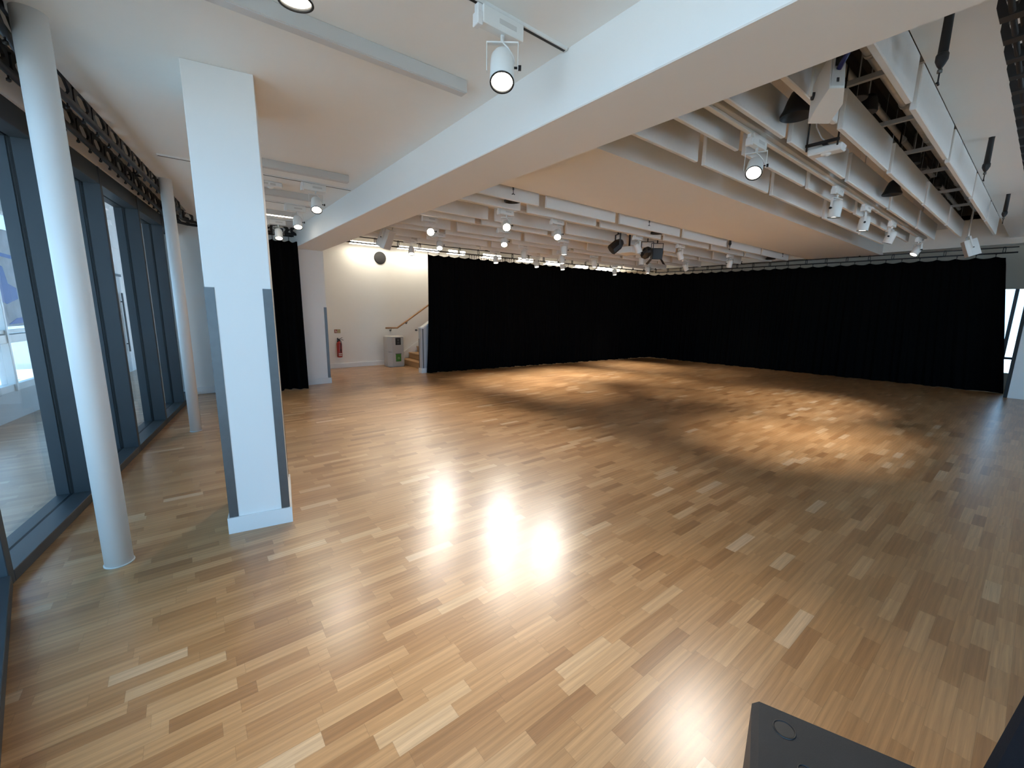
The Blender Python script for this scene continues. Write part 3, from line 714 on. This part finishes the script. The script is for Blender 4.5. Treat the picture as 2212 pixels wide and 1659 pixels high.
# ------------------------------------------------------------------ back wall objects
# round wall disc (speaker grille)
r = empty('round_wall_speaker', (4.63, YB, 3.095)); tag(r, 'dark round speaker grille high on the back wall', 'speaker')
Rw = Matrix.Rotation(PI/2, 4, 'X')
m = MB(); m.lathe([(0.0, 0.035), (0.15, 0.035), (0.162, 0.03), (0.162, 0.0)], 40, Rw, cap=False); m.build('grille', 'disc', r)
m = MB(); m.lathe([(0.162, 0.0), (0.172, 0.0), (0.172, 0.02), (0.162, 0.028)], 40, Rw, cap=False); m.build('rim', 'disc', r)
# fire sign
r = empty('fire_sign', (3.26, YB, 0.975)); tag(r, 'small tan and red fire equipment sign above the extinguisher', 'sign')
m = MB(); m.box(0, 0.165, -0.004, 0, 0, 0.105); m.build('plate', 'gold', r)
m = MB(); m.box(0.006, 0.075, -0.006, -0.004, 0.008, 0.097); m.build('symbol_panel', 'redsign', r)
m = MB(); m.box(0.028, 0.040, -0.0075, -0.006, 0.025, 0.075); m.box(0.024, 0.044, -0.0075, -0.006, 0.075, 0.082); m.box(0.050, 0.062, -0.0075, -0.006, 0.02, 0.06); m.build('symbol', 'label', r)
# extinguisher
r = empty('fire_extinguisher', (3.345, YB-0.10, 0.315)); tag(r, 'red fire extinguisher hung on the back wall under the small sign', 'fire extinguisher')
m = MB(); m.lathe([(0.0, 0.0), (0.062, 0.0), (0.068, 0.008), (0.070, 0.03), (0.070, 0.36), (0.066, 0.39), (0.050, 0.415), (0.028, 0.428), (0.022, 0.44), (0.022, 0.455)], 32); m.build('cylinder', 'red', r)
m = MB(); m.lathe([(0.024, 0.455), (0.024, 0.49), (0.014, 0.50)], 16); m.bbox(-0.045, -0.018, -0.018, 0.018, 0.47, 0.535, 0.004); m.build('valve', 'blackm', r)
m = MB(); m.tube([(-0.02,-0.01,0.50), (0.03,-0.02,0.515), (0.085,-0.03,0.545)], 0.007, 8); m.tube([(0.0,-0.01,0.49), (0.06,-0.02,0.485), (0.11,-0.03,0.468)], 0.007, 8); m.build('lever', 'blackm', r)
m = MB(); m.tube([(0.015,-0.03,0.47), (0.035,-0.06,0.44), (0.03,-0.078,0.38), (0.02,-0.08,0.25), (0.02,-0.079,0.13)], 0.010, 10); m.lathe([(0.011, 0), (0.016, 0.10)], 12, Matrix.Translation((0.018,-0.080,0.13))); m.build('hose', 'blackp', r)
m = MB()
for z0, z1 in ((0.085, 0.115), (0.04, 0.062)): 
    n = 10; a0, a1 = math.radians(-125), math.radians(-50)
    vs = [(0.0712*math.cos(a0+(a1-a0)*i/n), 0.0712*math.sin(a0+(a1-a0)*i/n), z) for z in (z0, z1) for i in range(n+1)]
    m.add(vs, [(i, i+1, n+2+i, n+1+i) for i in range(n)])
m.build('label', 'label', r)
m = MB(); m.bbox(-0.03, 0.03, 0.06, 0.10, 0.38, 0.46, 0.004); m.bbox(-0.05, 0.05, 0.066, 0.10, 0.02, 0.05, 0.004); m.build('wall_bracket', 'blackm', r)
# recycling bins (two stacked units)
def bin_(z, label, lab_m, kind):
    r = empty('recycling_bin', (4.55, 11.57, z)); tag(r, label, 'bin')
    poly = [(0.0, 0.0+0.02), (0.10, -0.10), (0.44, -0.10), (0.48, -0.04), (0.48, 0.36), (0.05, 0.36), (0.0, 0.30)]
    ins = [(0.012 + x*0.95, 0.006 + y*0.95) for x, y in poly]
    m = MB(); m.prism(ins, 0.0, 0.025); m.prism(poly, 0.025, 0.425); m.prism(ins, 0.425, 0.437); m.build('body', 'bin', r)
    m = MB(); m.bbox(0.20, 0.36, -0.108, -0.098, 0.20 if kind else 0.16, 0.405 if kind else 0.375, 0.004); m.build('aperture_panel', 'blackp' if kind else 'green', r)
    if kind:
        m = MB(); m.prism([(0.245,0.36),(0.315,0.36),(0.30,0.32),(0.26,0.32)], 0, 0.002, Matrix(((1,0,0,0),(0,0,-1,-0.109),(0,1,0,0),(0,0,0,1))))
        for k3 in range(3): m.bbox(0.245, 0.315, -0.111, -0.109, 0.235+k3*0.022, 0.245+k3*0.022, 0.0005)
        m.build('label_print', 'bind', r)
    else:
        m = MB(); m.lathe([(0.0,0.0025),(0.05,0.002),(0.05,0)], 24, Matrix.Translation((0.28,-0.108,0.25)) @ Rw @ Matrix.Scale(0.8, 4), cap=False); m.build('label_print', 'leaf', r)
        m = MB(); m.bbox(0.19, 0.37, -0.106, -0.096, 0.365, 0.392, 0.003); m.build('slot', 'bind', r)
    m = MB(); 
    m.bbox(0.012, 0.46, -0.085, 0.34, -0.001 if z else 0.0, 0.004, 0.001); m.build('seam', 'bind', r)
    return r
bin_(0.0, 'lower grey recycling bin with a green label, standing by the stairs', 'green', 0)
bin_(0.4375, 'upper grey bin with a black aperture stacked on the lower bin', 'blackp', 1)
# stairs
st = empty('staircase', (5.15, 10.22, 0)); tag(st, 'oak staircase rising to the right behind the black curtain', 'stairs')
W0, W1 = 0.0, 1.85
for i in range(8):
    z = 0.175*(i+1); x = 0.265*i
    m = MB(); m.bbox(x-0.02, x+0.275, W0, W1-0.03, z-0.035, z, 0.008); m.build('tread', 'oak', st)
    m = MB(); m.box(x, x+0.02, W0, W1-0.03, z-0.175, z-0.036); m.build('riser', 'oak', st)
m = MB()
def slopeband(x0, x1, zoff, h, y0, y1, flat=0.0):
    s = 0.175/0.265
    vs = [(x0, y0, zoff), (x1, y0, zoff+s*(x1-x0)), (x1, y0, zoff+s*(x1-x0)+h), (x0, y0, zoff+h)]
    vs += [(x, y1, z) for x, _, z in vs]
    m.add(vs, [(0,1,2,3), (7,6,5,4), (0,4,5,1), (1,5,6,2), (2,6,7,3), (3,7,4,0)])
slopeband(-0.10, 2.3, 0.0, 0.24, W1-0.03, W1+0.02); m.build('stringer', 'skirt', st)
# stair knee wall with guard strips
kw = empty('stair_knee_wall', (4.86, 10.03, 0)); tag(kw, 'low white and grey stair wall end beside the back curtain edge', 'stair wall')
m = MB(); s = 0.66; L = 2.6
vs = [(0,0,0),(L,0,0),(L,0,1.16+s*L),(0.06,0,1.17),(0,0,1.17)]; vs += [(x, 0.15, z) for x, _, z in vs]
m.add(vs, [(0,1,2,3,4), (9,8,7,6,5), (0,5,6,1), (1,6,7,2), (2,7,8,3), (3,8,9,4), (4,9,5,0)]); m.build('panel', 'knee', kw)
m = MB()
vs = [(-0.01,-0.012,1.17),(0.06,-0.012,1.17),(L,-0.012,1.16+s*L),(L,-0.012,1.19+s*L),(0.05,-0.012,1.205),(-0.01,-0.012,1.20)]; vs += [(x, 0.162, z) for x, _, z in vs]
m.add(vs, [(0,1,2,3,4,5), (11,10,9,8,7,6)] + [(i, (i+1) % 6, 6+(i+1) % 6, 6+i) for i in range(6)]); m.build('capping', 'skirt', kw)
m = MB(); m.box(-0.014, 0, -0.014, 0.164, 0, 0.125); m.box(0, L, -0.014, 0, 0, 0.125); m.build('skirting', 'skirt', kw)
m = MB(); m.box(0.03, 0.065, -0.004, 0, 0.125, 1.165); m.build('corner_guard', 'steel', kw)
m = MB(); m.box(-0.003, 0, 0.12, 0.155, 0.125, 0.9); m.build('corner_guard', 'steel', kw)
# handrail
hr = empty('stair_handrail', (4.69, YB, 1.10)); tag(hr, 'oak handrail on the back wall rising over the stairs', 'handrail')
m = MB(); m.tube([(0,-0.08,0), (0.36,-0.08,0), (1.9,-0.08,1.02), (2.6,-0.08,1.48)], 0.024, 14); m.build('rail', 'rail_oak', hr)
for (x, z) in ((0.17, 0), (0.68, 0.21), (1.6, 0.82)):
    m = MB(); m.cyl((x,-0.08,z-0.02), (x,-0.08,z-0.07), 0.007, 8); m.cyl((x,-0.08,z-0.07), (x,0,z-0.075), 0.007, 8)
    m.lathe([(0.028, 0), (0.028, 0.008)], 16, Matrix.Translation((x,-0.0,z-0.075)) @ Rw); m.build('bracket', 'steel', hr)
hb = empty('stair_rail_end', (4.84, 10.20, 1.12)); tag(hb, 'stub of the second stair rail bracket at the top of the stair wall end', 'rail bracket')
m = MB(); m.cyl((0,0,0), (0,0.07,0), 0.008, 8); m.lathe([(0.026, 0.07), (0.026, 0.10)], 12, Matrix.Rotation(-PI/2, 4, 'X')); m.build('bracket', 'steel', hb)

# ------------------------------------------------------------------ ceiling kit
def wall_sensor(x, y, z, label, rz=0.0, mt='whitep'):
    r = empty('ceiling_sensor', (x, y, z), rz); tag(r, label, 'sensor')
    m = MB(); m.bbox(-0.13, 0.13, -0.06, 0.06, -0.06, 0, 0.012); m.build('housing', mt, r)
    m = MB(); m.lathe([(0.0, -0.078), (0.02, -0.076), (0.036, -0.066), (0.04, -0.058)], 20, cap=False); m.build('dome', 'white', r)
    m = MB(); m.box(-0.10, -0.03, -0.0615, -0.06, -0.045, -0.02); m.box(-0.01, 0.05, -0.0615, -0.06, -0.045, -0.02); m.build('vents', 'trunk', r)
    return r
wall_sensor(1.02, 6.22, ZC, 'white emergency light unit on the ceiling right of the square pillar')
r = wall_sensor(4.585, 1.42, 3.145, 'white sensor box hung from a dark bracket under the near baffles', PI/2)
fr = empty('hanging_bracket', (4.50, 1.42, 3.15)); tag(fr, 'dark strut bracket carrying the white sensor box', 'bracket')
m = MB(); m.bbox(-0.012, 0.012, -0.11, 0.135, 0.0, 0.024, 0.002); m.bbox(-0.01, 0.14, -0.02, 0.02, 0.0, 0.006, 0.001); m.build('crossbar', 'blackm', fr)
for y in (-0.10, 0.125):
    m = MB(); m.cyl((0, y, -0.035), (0, y, 0.58), 0.007, 8); m.build('rod', 'blackm', fr)
m = MB(); m.tube([(0.02, 0.10, 0.58), (0.02, 0.098, 0.30), (0.03, 0.08, 0.16), (0.06, 0.04, 0.07), (0.08, 0.0, 0.03)], 0.006, 8); m.build('cable', 'whitep', fr)
# white loudspeakers
def speaker(loc, rz, tilt, label, s=1.0, rod=None):
    r = empty('loudspeaker', loc); tag(r, label, 'loudspeaker')
    T = Matrix.Rotation(rz, 4, 'Z') @ Matrix.Rotation(tilt, 4, 'X') @ Matrix.Scale(s, 4)
    poly = [(-0.15, 0.15), (0.15, 0.15), (0.15, 0.06), (0.075, -0.15), (-0.075, -0.15), (-0.15, 0.06)]
    m = MB(); m.prism(poly, -0.24, 0.24, T); m.build('cabinet', 'white', r)
    m = MB(); m.box(-0.14, 0.14, 0.15, 0.156, -0.225, 0.225, T); m.build('grille', 'trunk', r)
    m = MB(); m.box(-0.06, 0.06, -0.155, -0.149, -0.16, 0.18, T); m.build('connector_panel', 'trunk', r)
    m = MB(); m.box(-0.035, 0.035, -0.158, -0.154, 0.07, 0.14, T); m.box(-0.012, 0.012, -0.158, -0.154, -0.10, -0.07, T); m.build('terminal', 'blackp', r)
    m = MB()
    for sx in (-1, 1):
        m.bbox(sx*0.165-0.006, sx*0.165+0.006, -0.02, 0.02, -0.02, 0.34, 0.002, T); m.lathe([(0.022, 0), (0.022, 0.014)], 16, T @ Matrix.Translation((sx*0.165,0,0)) @ Matrix.Rotation(sx*PI/2, 4, 'Y'))
    m.bbox(-0.17, 0.17, -0.02, 0.02, 0.335, 0.347, 0.002, T); m.build('yoke', 'white', r)
    m = MB()
    for sx in (-1, 1): m.lathe([(0.015, 0), (0.015, 0.02)], 12, T @ Matrix.Translation((sx*0.171,0,0)) @ Matrix.Rotation(sx*PI/2, 4, 'Y'))
    m.build('knob', 'blackp', r)
    p = T @ Vector((0, 0, 0.342))
    if rod: 
        m = MB(); m.cyl(p, (p.x, p.y, rod-loc[2]), 0.014, 10); m.build('rod', 'white', r)
    return r, T
r = empty('loudspeaker', (3.12, 1.03, 2.92)); tag(r, 'large white loudspeaker hung beside the beam on the right', 'loudspeaker')
lo = [(0.15, 0.105, -0.02), (0.25, 0.02, -0.02), (0.06, -0.096, 0.0), (-0.10, -0.14, 0.02), (-0.16, -0.086, 0.02), (0.0, 0.02, 0.0)]
ax = Vector((0.13, 0.05, 0.25)); hi = [tuple(Vector(p)*0.96 + ax) for p in lo]
m = MB(); m.add(lo+hi, [(5,4,3,2,1,0), (6,7,8,9,10,11)] + [(i, (i+1) % 6, 6+(i+1) % 6, 6+i) for i in range(6)]); m.build('cabinet', 'white', r)
def lp(i, j, u, v, off=0.0):
    a_, b_ = Vector(lo[i]), Vector(lo[j]); n_ = ax.cross(b_-a_).normalized()
    return a_.lerp(b_, u) + ax*v + n_*off
def patch(i, j, u0, u1, v0, v1, off): return [tuple(lp(i,j,u0,v0,off)), tuple(lp(i,j,u1,v0,off)), tuple(lp(i,j,u1,v1,off)), tuple(lp(i,j,u0,v1,off))]
sg = 1 if lp(3,4,.5,.5,0.01).length > lp(3,4,.5,.5,-0.01).length else -1
def slab(m, i, j, u0, u1, v0, v1, h):
    p = patch(i, j, u0, u1, v0, v1, 0.0) + patch(i, j, u0, u1, v0, v1, sg*h)
    m.add(p, [(0,1,2,3),(7,6,5,4),(0,4,5,1),(1,5,6,2),(2,6,7,3),(3,7,4,0)])
m = MB(); slab(m, 3, 4, 0.08, 0.92, 0.06, 0.94, 0.003); m.build('connector_panel', 'trunk', r)
m = MB(); slab(m, 3, 4, 0.25, 0.75, 0.58, 0.86, 0.006); m.build('terminal', 'blackp', r)
m = MB(); slab(m, 3, 4, 0.42, 0.58, 0.16, 0.26, 0.006); m.build('socket', 'blackp', r)
kp = lp(5, 0, 0.45, 0.55)
m = MB(); m.lathe([(0.022, -0.012), (0.022, 0.012)], 16, Matrix.Translation(kp) @ Vector((-0.64,0.77,0)).to_track_quat('Z','Y').to_matrix().to_4x4()); m.build('knob', 'blackp', r)
m = MB(); m.tube([kp + Vector((-0.02,0.015,0)), kp + Vector((0.03,0.03,0.18)), kp + Vector((0.02,0.01,0.30))], 0.010, 8); m.cyl(kp + Vector((0.02,0.01,0.29)), (0.12, 0.06, 1.1), 0.013, 10); m.build('yoke', 'white', r)
p0 = lp(3, 4, 0.5, 0.5, sg*0.004); p1 = p0 + Vector((-0.05, -0.05, 0.05))
m = MB(); m.cyl(p0, p1, 0.013, 10); m.build('plug', 'bluecon', r)
m = MB(); m.tube([p1, p1 + Vector((-0.01,-0.05,0.06)), p1 + Vector((0.10,-0.06,0.22)), p1 + Vector((0.22,-0.02,0.34)), p1 + Vector((0.24,0.06,0.46)), p1 + Vector((0.25,0.10,0.90))], 0.006, 8); m.build('cable', 'whitep', r)
speaker((11.35, 1.05, 2.93), math.radians(20), math.radians(-20), 'small white loudspeaker above the right hand curtain', 0.6, 3.9)
speaker((3.19, 8.03, 3.0), math.radians(215), math.radians(-25), 'small white loudspeaker above the back wall beside the beam', 0.75, 3.74)
# bell shaped black pendants
def bell(x, y, z, label, s=1.0, rod=3.9):
    r = empty('bell_pendant', (x, y, z)); tag(r, label, 'pendant light', 'black bell pendants')
    m = MB(); m.lathe([(0.13*s, 0.0), (0.132*s, 0.02*s), (0.11*s, 0.06*s), (0.085*s, 0.14*s), (0.06*s, 0.20*s), (0.03*s, 0.225*s), (0.0, 0.23*s)], 28, cap=False); m.lathe([(0.13*s, 0.0), (0.10*s, 0.05*s), (0.0, 0.12*s)], 28, cap=False); m.build('shade', 'blackm', r)
    m = MB(); m.cyl((0,0,0.22*s), (0,0,rod-z), 0.008, 8); m.build('stem', 'blackm', r)
bell(3.86, 1.425, 3.19, 'black bell pendant beside the large white loudspeaker', 0.85, 3.95)
bell(7.06, 1.425, 3.17, 'black bell pendant farther along the near service void', 0.75, 3.95)
bell(3.79, 4.865, 3.18, 'black bell pendant just beyond the flat panel near the beam', 0.9, 3.74)
bell(7.31, 4.865, 3.17, 'black bell pendant among the far baffles, middle one', 0.9, 3.74)
bell(12.65, 4.865, 3.14, 'black bell pendant among the far baffles by the right curtain', 0.9, 3.74)
# hanging cable drops
def drop(x, y, z, label, L=0.30):
    r = empty('cable_drop', (x, y, z)); tag(r, label, 'hanging point', 'black hanging points')
    m = MB(); m.lathe([(0.023, -L*0.72), (0.021, -0.01), (0.023, 0.0)], 20)
    if z > 3.43: m.cyl((0,0,0), (0,0,3.74-z), 0.012, 8)
    m.build('sleeve', 'blackp', r)
    m = MB(); m.lathe([(0.008, -L*0.95), (0.018, -L*0.90), (0.029, -L*0.82), (0.029, -L*0.74), (0.024, -L*0.71)], 20); m.build('connector', 'blackp', r)
    m = MB(); m.lathe([(0.0, -L*1.02), (0.012, -L*1.02), (0.012, -L*0.97), (0.007, -L*0.95)], 14); m.build('collar', 'steel', r)
    m = MB(); m.cyl((0,0,-L*1.0), (0,0,-L*1.16), 0.004, 8); m.tube([(-0.022,0.0,-L*1.20), (0,0,-L*1.17), (0.022,0,-L*1.19)], 0.006, 8); m.build('hook', 'blackp', r)
drop(3.58, 0.60, 3.42, 'nearest black hanging point on the plain ceiling strip', 0.33)
drop(6.36, 0.60, 3.42, 'middle black hanging point on the plain ceiling strip', 0.33)
drop(9.38, 0.61, 3.42, 'farthest black hanging point on the plain ceiling strip', 0.33)
drop(3.56, 4.555, 3.55, 'black hanging point peeping under the flat panel near the beam', 0.31)
drop(6.59, 4.555, 3.55, 'black hanging point peeping under the middle of the flat panel', 0.31)
drop(9.62, 4.555, 3.44, 'black hanging point peeping under the far part of the flat panel', 0.31)
drop(12.58, 4.555, 3.55, 'black hanging point peeping under the flat panel by the right curtain', 0.31)
# stage lights and projector
def stage_light(x, y, z, rz, tilt, label, box=False):
    r = empty('stage_light', (x, y, z)); tag(r, label, 'stage light', 'black stage lights')
    T = Matrix.Rotation(rz, 4, 'Z') @ Matrix.Rotation(tilt, 4, 'X'); m = MB()
    if box:
        m.bbox(-0.11, 0.11, -0.08, 0.10, -0.13, 0.10, 0.01, T); m.build('body', 'blackm', r)
        m = MB()
        for sx in (-1, 1): m.add([(sx*0.11,-0.08,-0.13),(sx*0.11,0.10,-0.13),(sx*0.19,0.11,-0.24),(sx*0.19,-0.09,-0.24)], [(0,1,2,3)], T)
        m.build('barn_door', 'blackm', r)
    else:
        m.lathe([(0.105, -0.16), (0.105, 0.02), (0.07, 0.10), (0.03, 0.13), (0.0, 0.13)], 8, T, smooth=False); m.build('body', 'blackm', r)
        m = MB(); m.lathe([(0.10, -0.161), (0.0, -0.161)], 8, T, cap=False); m.build('front_lens', 'disc', r)
    m = MB()
    for sx in (-1, 1): m.bbox(sx*0.125-0.004, sx*0.125+0.004, -0.015, 0.015, -0.01, 0.20, 0.001, Matrix.Rotation(rz, 4, 'Z'))
    m.bbox(-0.129, 0.129, -0.015, 0.015, 0.196, 0.206, 0.002, Matrix.Rotation(rz, 4, 'Z')); m.cyl((0,0,0.2), (0,0,3.74-z), 0.012, 8); m.build('yoke', 'blackm', r)
stage_light(6.92, 5.48, 2.99, math.radians(60), math.radians(50), 'black stage light tilted left of the white projector')
stage_light(7.95, 5.50, 2.96, math.radians(-40), math.radians(75), 'round black stage light right of the white projector')
stage_light(8.28, 5.48, 2.96, math.radians(-40), math.radians(10), 'boxy black stage light with barn doors', True)
r = empty('projector', (7.62, 5.72, 2.96), math.radians(12)); tag(r, 'white ceiling projector among the black stage lights', 'projector')
m = MB(); m.bbox(-0.24, 0.24, -0.17, 0.17, -0.06, 0.07, 0.012); m.build('casing', 'white', r)
m = MB(); m.lathe([(0.05, 0), (0.045, 0.03), (0.0, 0.03)], 20, Matrix.Translation((0.24, 0, 0)) @ Matrix.Rotation(PI/2, 4, 'Y'), cap=False); m.build('lens', 'blackp', r)
m = MB(); m.cyl((0,0,0.07), (0,0,0.78), 0.02, 10); m.bbox(-0.10, 0.10, -0.10, 0.10, 0.07, 0.085, 0.003); m.build('ceiling_mount', 'blackm', r)
# services in the void
def duct(x0, x1, y, z, rr, label):
    r = empty('air_duct', (x0, y, z)); tag(r, label, 'duct', 'service ducts in the open void')
    m = MB(); m.cyl((0,0,0), (x1-x0,0,0), rr, 24); m.build('pipe', 'galv', r)
    cm = None; x = 0.9
    while x < x1-x0:
        if cm is None: m = MB(); m.cyl((-0.03,0,0), (0.03,0,0), rr+0.008, 24); cm = m.build('collar', 'galv', r); c = cm
        else: c = cm.copy(); COL.objects.link(c)
        c.location = (x, 0, 0); x += 1.4
duct(2.5, 12.6, 1.10, 3.93, 0.10, 'wide round metal duct in the open service void')
duct(2.5, 13.2, 1.265, 3.90, 0.045, 'narrow metal pipe in the open service void, baffle side')
duct(2.5, 13.2, 1.515, 3.95, 0.03, 'thin conduit in the open service void next to the baffles')
for i, x in enumerate((3.75, 4.92, 6.2, 7.46, 8.62, 10.16, 11.6)):
    r = empty('support_strut', (x, 0.80, 3.72)); tag(r, 'galvanised cross strut in the service void, %s from the beam' % ORD[i], 'strut', 'cross struts of the service void')
    m = MB(); m.box(-0.021, 0.021, 0, 0.82, 0, 0.004); m.box(-0.021, -0.017, 0, 0.82, 0.004, 0.042); m.box(0.017, 0.021, 0, 0.82, 0.004, 0.042); m.build('channel', 'strut', r)
    m = MB(); m.cyl((0,0.15,0.004), (0,0.15,0.58), 0.005, 6); m.cyl((0,0.785,0.004), (0,0.785,0.58), 0.005, 6); m.build('rod', 'strut', r)
for i, (x, y) in enumerate(((5.10, 1.40), (5.50, 1.41), (7.75, 1.41), (8.1, 1.40), (9.4, 1.40))):
    r = empty('dark_canister', (x, y, 3.66)); tag(r, 'black round canister fitting in the service void, %s from the beam' % ORD[i], 'canister', 'black canisters in the service void')
    m = MB(); m.lathe([(0.085, 0.0), (0.088, 0.01), (0.08, 0.10), (0.06, 0.15), (0.0, 0.16)], 20); m.build('can', 'blackm', r)
    m = MB(); m.cyl((0,0,0.15), (0,0,0.64), 0.006, 6); m.build('rod', 'strut', r)
r = empty('cable_tray', (2.5, 0.835, 3.80)); tag(r, 'perforated cable tray in the service void above the right baffles', 'cable tray')
m = MB(); m.box(0, 10.5, 0, 0.10, 0, 0.003); m.box(0, 10.5, -0.003, 0, 0, 0.04); m.box(0, 10.5, 0.10, 0.103, 0, 0.04); m.build('tray', 'galv', r)
m = MB()
for dy in (0.02, 0.05, 0.08): m.tube([(x*0.5, dy+0.006*math.sin(x*1.7+dy*90), 0.012) for x in range(0, 22)], 0.008, 6)
m.build('cables', 'blackp', r)

# ------------------------------------------------------------------ black cabinets in the foreground
ang = math.atan2(0.01-0.27, 0.98-0.88)
r = empty('black_cabinet', (0.88, 0.27, 0), ang); tag(r, 'black speaker cabinet top with two recessed dials at the lower right', 'speaker cabinet')
m = MB(); m.bbox(0.0, 0.285, -0.34, 0.0, 0, 0.90, 0.012); c = m.build('cabinet', 'blackp', r)
m = MB(); m.lathe([(0.020, 0.900), (0.0195, 0.9014), (0.0185, 0.9018), (0.0175, 0.9014), (0.017, 0.900)], 40, Matrix.Translation((0.055, -0.055, 0)), cap=False); m.lathe([(0.0165, 0.9006), (0.0, 0.9006)], 40, Matrix.Translation((0.055, -0.055, 0)), cap=False); m.build('dial', 'blackm', r)
m = MB(); m.lathe([(0.013, 0.900), (0.0126, 0.9012), (0.0118, 0.9015), (0.0110, 0.9012), (0.0106, 0.900)], 32, Matrix.Translation((0.085, -0.125, 0)), cap=False); m.lathe([(0.004, 0.9006), (0.0, 0.9006)], 32, Matrix.Translation((0.085, -0.125, 0)), cap=False); m.build('dial', 'blackm', r)
ang2 = math.atan2(-0.08+0.04, 1.21-0.92)
r = empty('black_case', (0.90, -0.037, 0), ang2); tag(r, 'dark navy padded case at the lower right corner', 'case')
m = MB(); m.bbox(0.0, 0.7, -0.45, 0.0, 0, 1.0, 0.012); m.build('case', 'navy', r)

# ------------------------------------------------------------------ outdoors
m = MB(); m.box(-60, 60, -60, 60, -0.45, -0.25); struct(m.build('ground', 'ground'), 'pale paving outside', 'ground')

# ------------------------------------------------------------------ daylight
wd = D.worlds.new('sky'); SC.world = wd; wd.use_nodes = True
nt = wd.node_tree; bg = nt.nodes['Background']
bg.inputs[0].default_value = (0.36, 0.66, 1.0, 1); bg.inputs[1].default_value = 3.7
sd = D.lights.new('bounce_sun', 'SUN'); sd.energy = 10.0; sd.angle = 0.02; sd.color = (1.0, 1.0, 0.98)  # added to brighten the paving so it bounces light onto the ceilings
so_ = D.objects.new('bounce_sun', sd); COL.objects.link(so_); so_.rotation_euler = (math.radians(-32), 0, 0)
def portal(name, c, u, v, w, h):
    """area light portal: centre c, axes u,v, facing u x v * -1"""
    ld = D.lights.new(name, 'AREA'); ld.shape = 'RECTANGLE'; ld.size = w; ld.size_y = h
    ld.cycles.is_portal = True
    o = D.objects.new(name, ld); COL.objects.link(o)
    u = Vector(u).normalized(); v = Vector(v).normalized(); n = u.cross(v)
    o.matrix_world = Matrix(((u.x, v.x, n.x, c[0]), (u.y, v.y, n.y, c[1]), (u.z, v.z, n.z, c[2]), (0,0,0,1)))
    return o
c = O0 + dO*(-2.2) + nO*0.10
portal('sky_portal', (c.x, c.y, 1.7), -dO, (0,0,1), 11.2, 2.6)
c = Vector((0, 0, 0))
portal('sky_portal', (7.5, YN-0.22, 1.6), (1,0,0), (0,0,1), 3.8, 2.6)
portal('sky_portal', (XR+0.22, 0.78, 1.4), (0,1,0), (0,0,1), 1.35, 1.95)
uBv = Vector((uB.x, uB.y, 0)); nB = Vector((-uB.y, uB.x, 0))
cB = Vector((-0.69, 2.14, 0)) - uBv*3.0 + nB*0.2

# ------------------------------------------------------------------ camera
f, pi_, ro, ya = 897.138, -0.177682, 0.0161922, 0.667382
fw = Vector((math.sin(ya)*math.cos(pi_), math.cos(ya)*math.cos(pi_), math.sin(pi_)))
rt = Vector((math.cos(ya), -math.sin(ya), 0)); up = rt.cross(fw)
r2 = rt*math.cos(ro) + up*math.sin(ro); u2 = -rt*math.sin(ro) + up*math.cos(ro)
cd = D.cameras.new('camera'); cam = D.objects.new('camera', cd); COL.objects.link(cam)
cd.sensor_fit = 'HORIZONTAL'; cd.sensor_width = 36.0; cd.lens = f/2212*36.0; cd.clip_start = 0.02; cd.clip_end = 200
cam.matrix_world = Matrix(((r2.x, u2.x, -fw.x, 0), (r2.y, u2.y, -fw.y, 0), (r2.z, u2.z, -fw.z, 1.7), (0,0,0,1)))
SC.camera = cam

# ------------------------------------------------------------------ view and sampling
vs_ = SC.view_settings; vs_.view_transform = 'Standard'; vs_.look = 'None'; vs_.gamma = 1.0; vs_.use_curve_mapping = False; vs_.exposure = 0.95
cy = SC.cycles
cy.use_denoising = True
try: cy.denoiser = 'OPENIMAGEDENOISE'
except Exception: pass
cy.max_bounces = 8; cy.diffuse_bounces = 5; cy.glossy_bounces = 4; cy.transparent_max_bounces = 12
cy.sample_clamp_indirect = 6.0; cy.caustics_reflective = False; cy.caustics_refractive = False
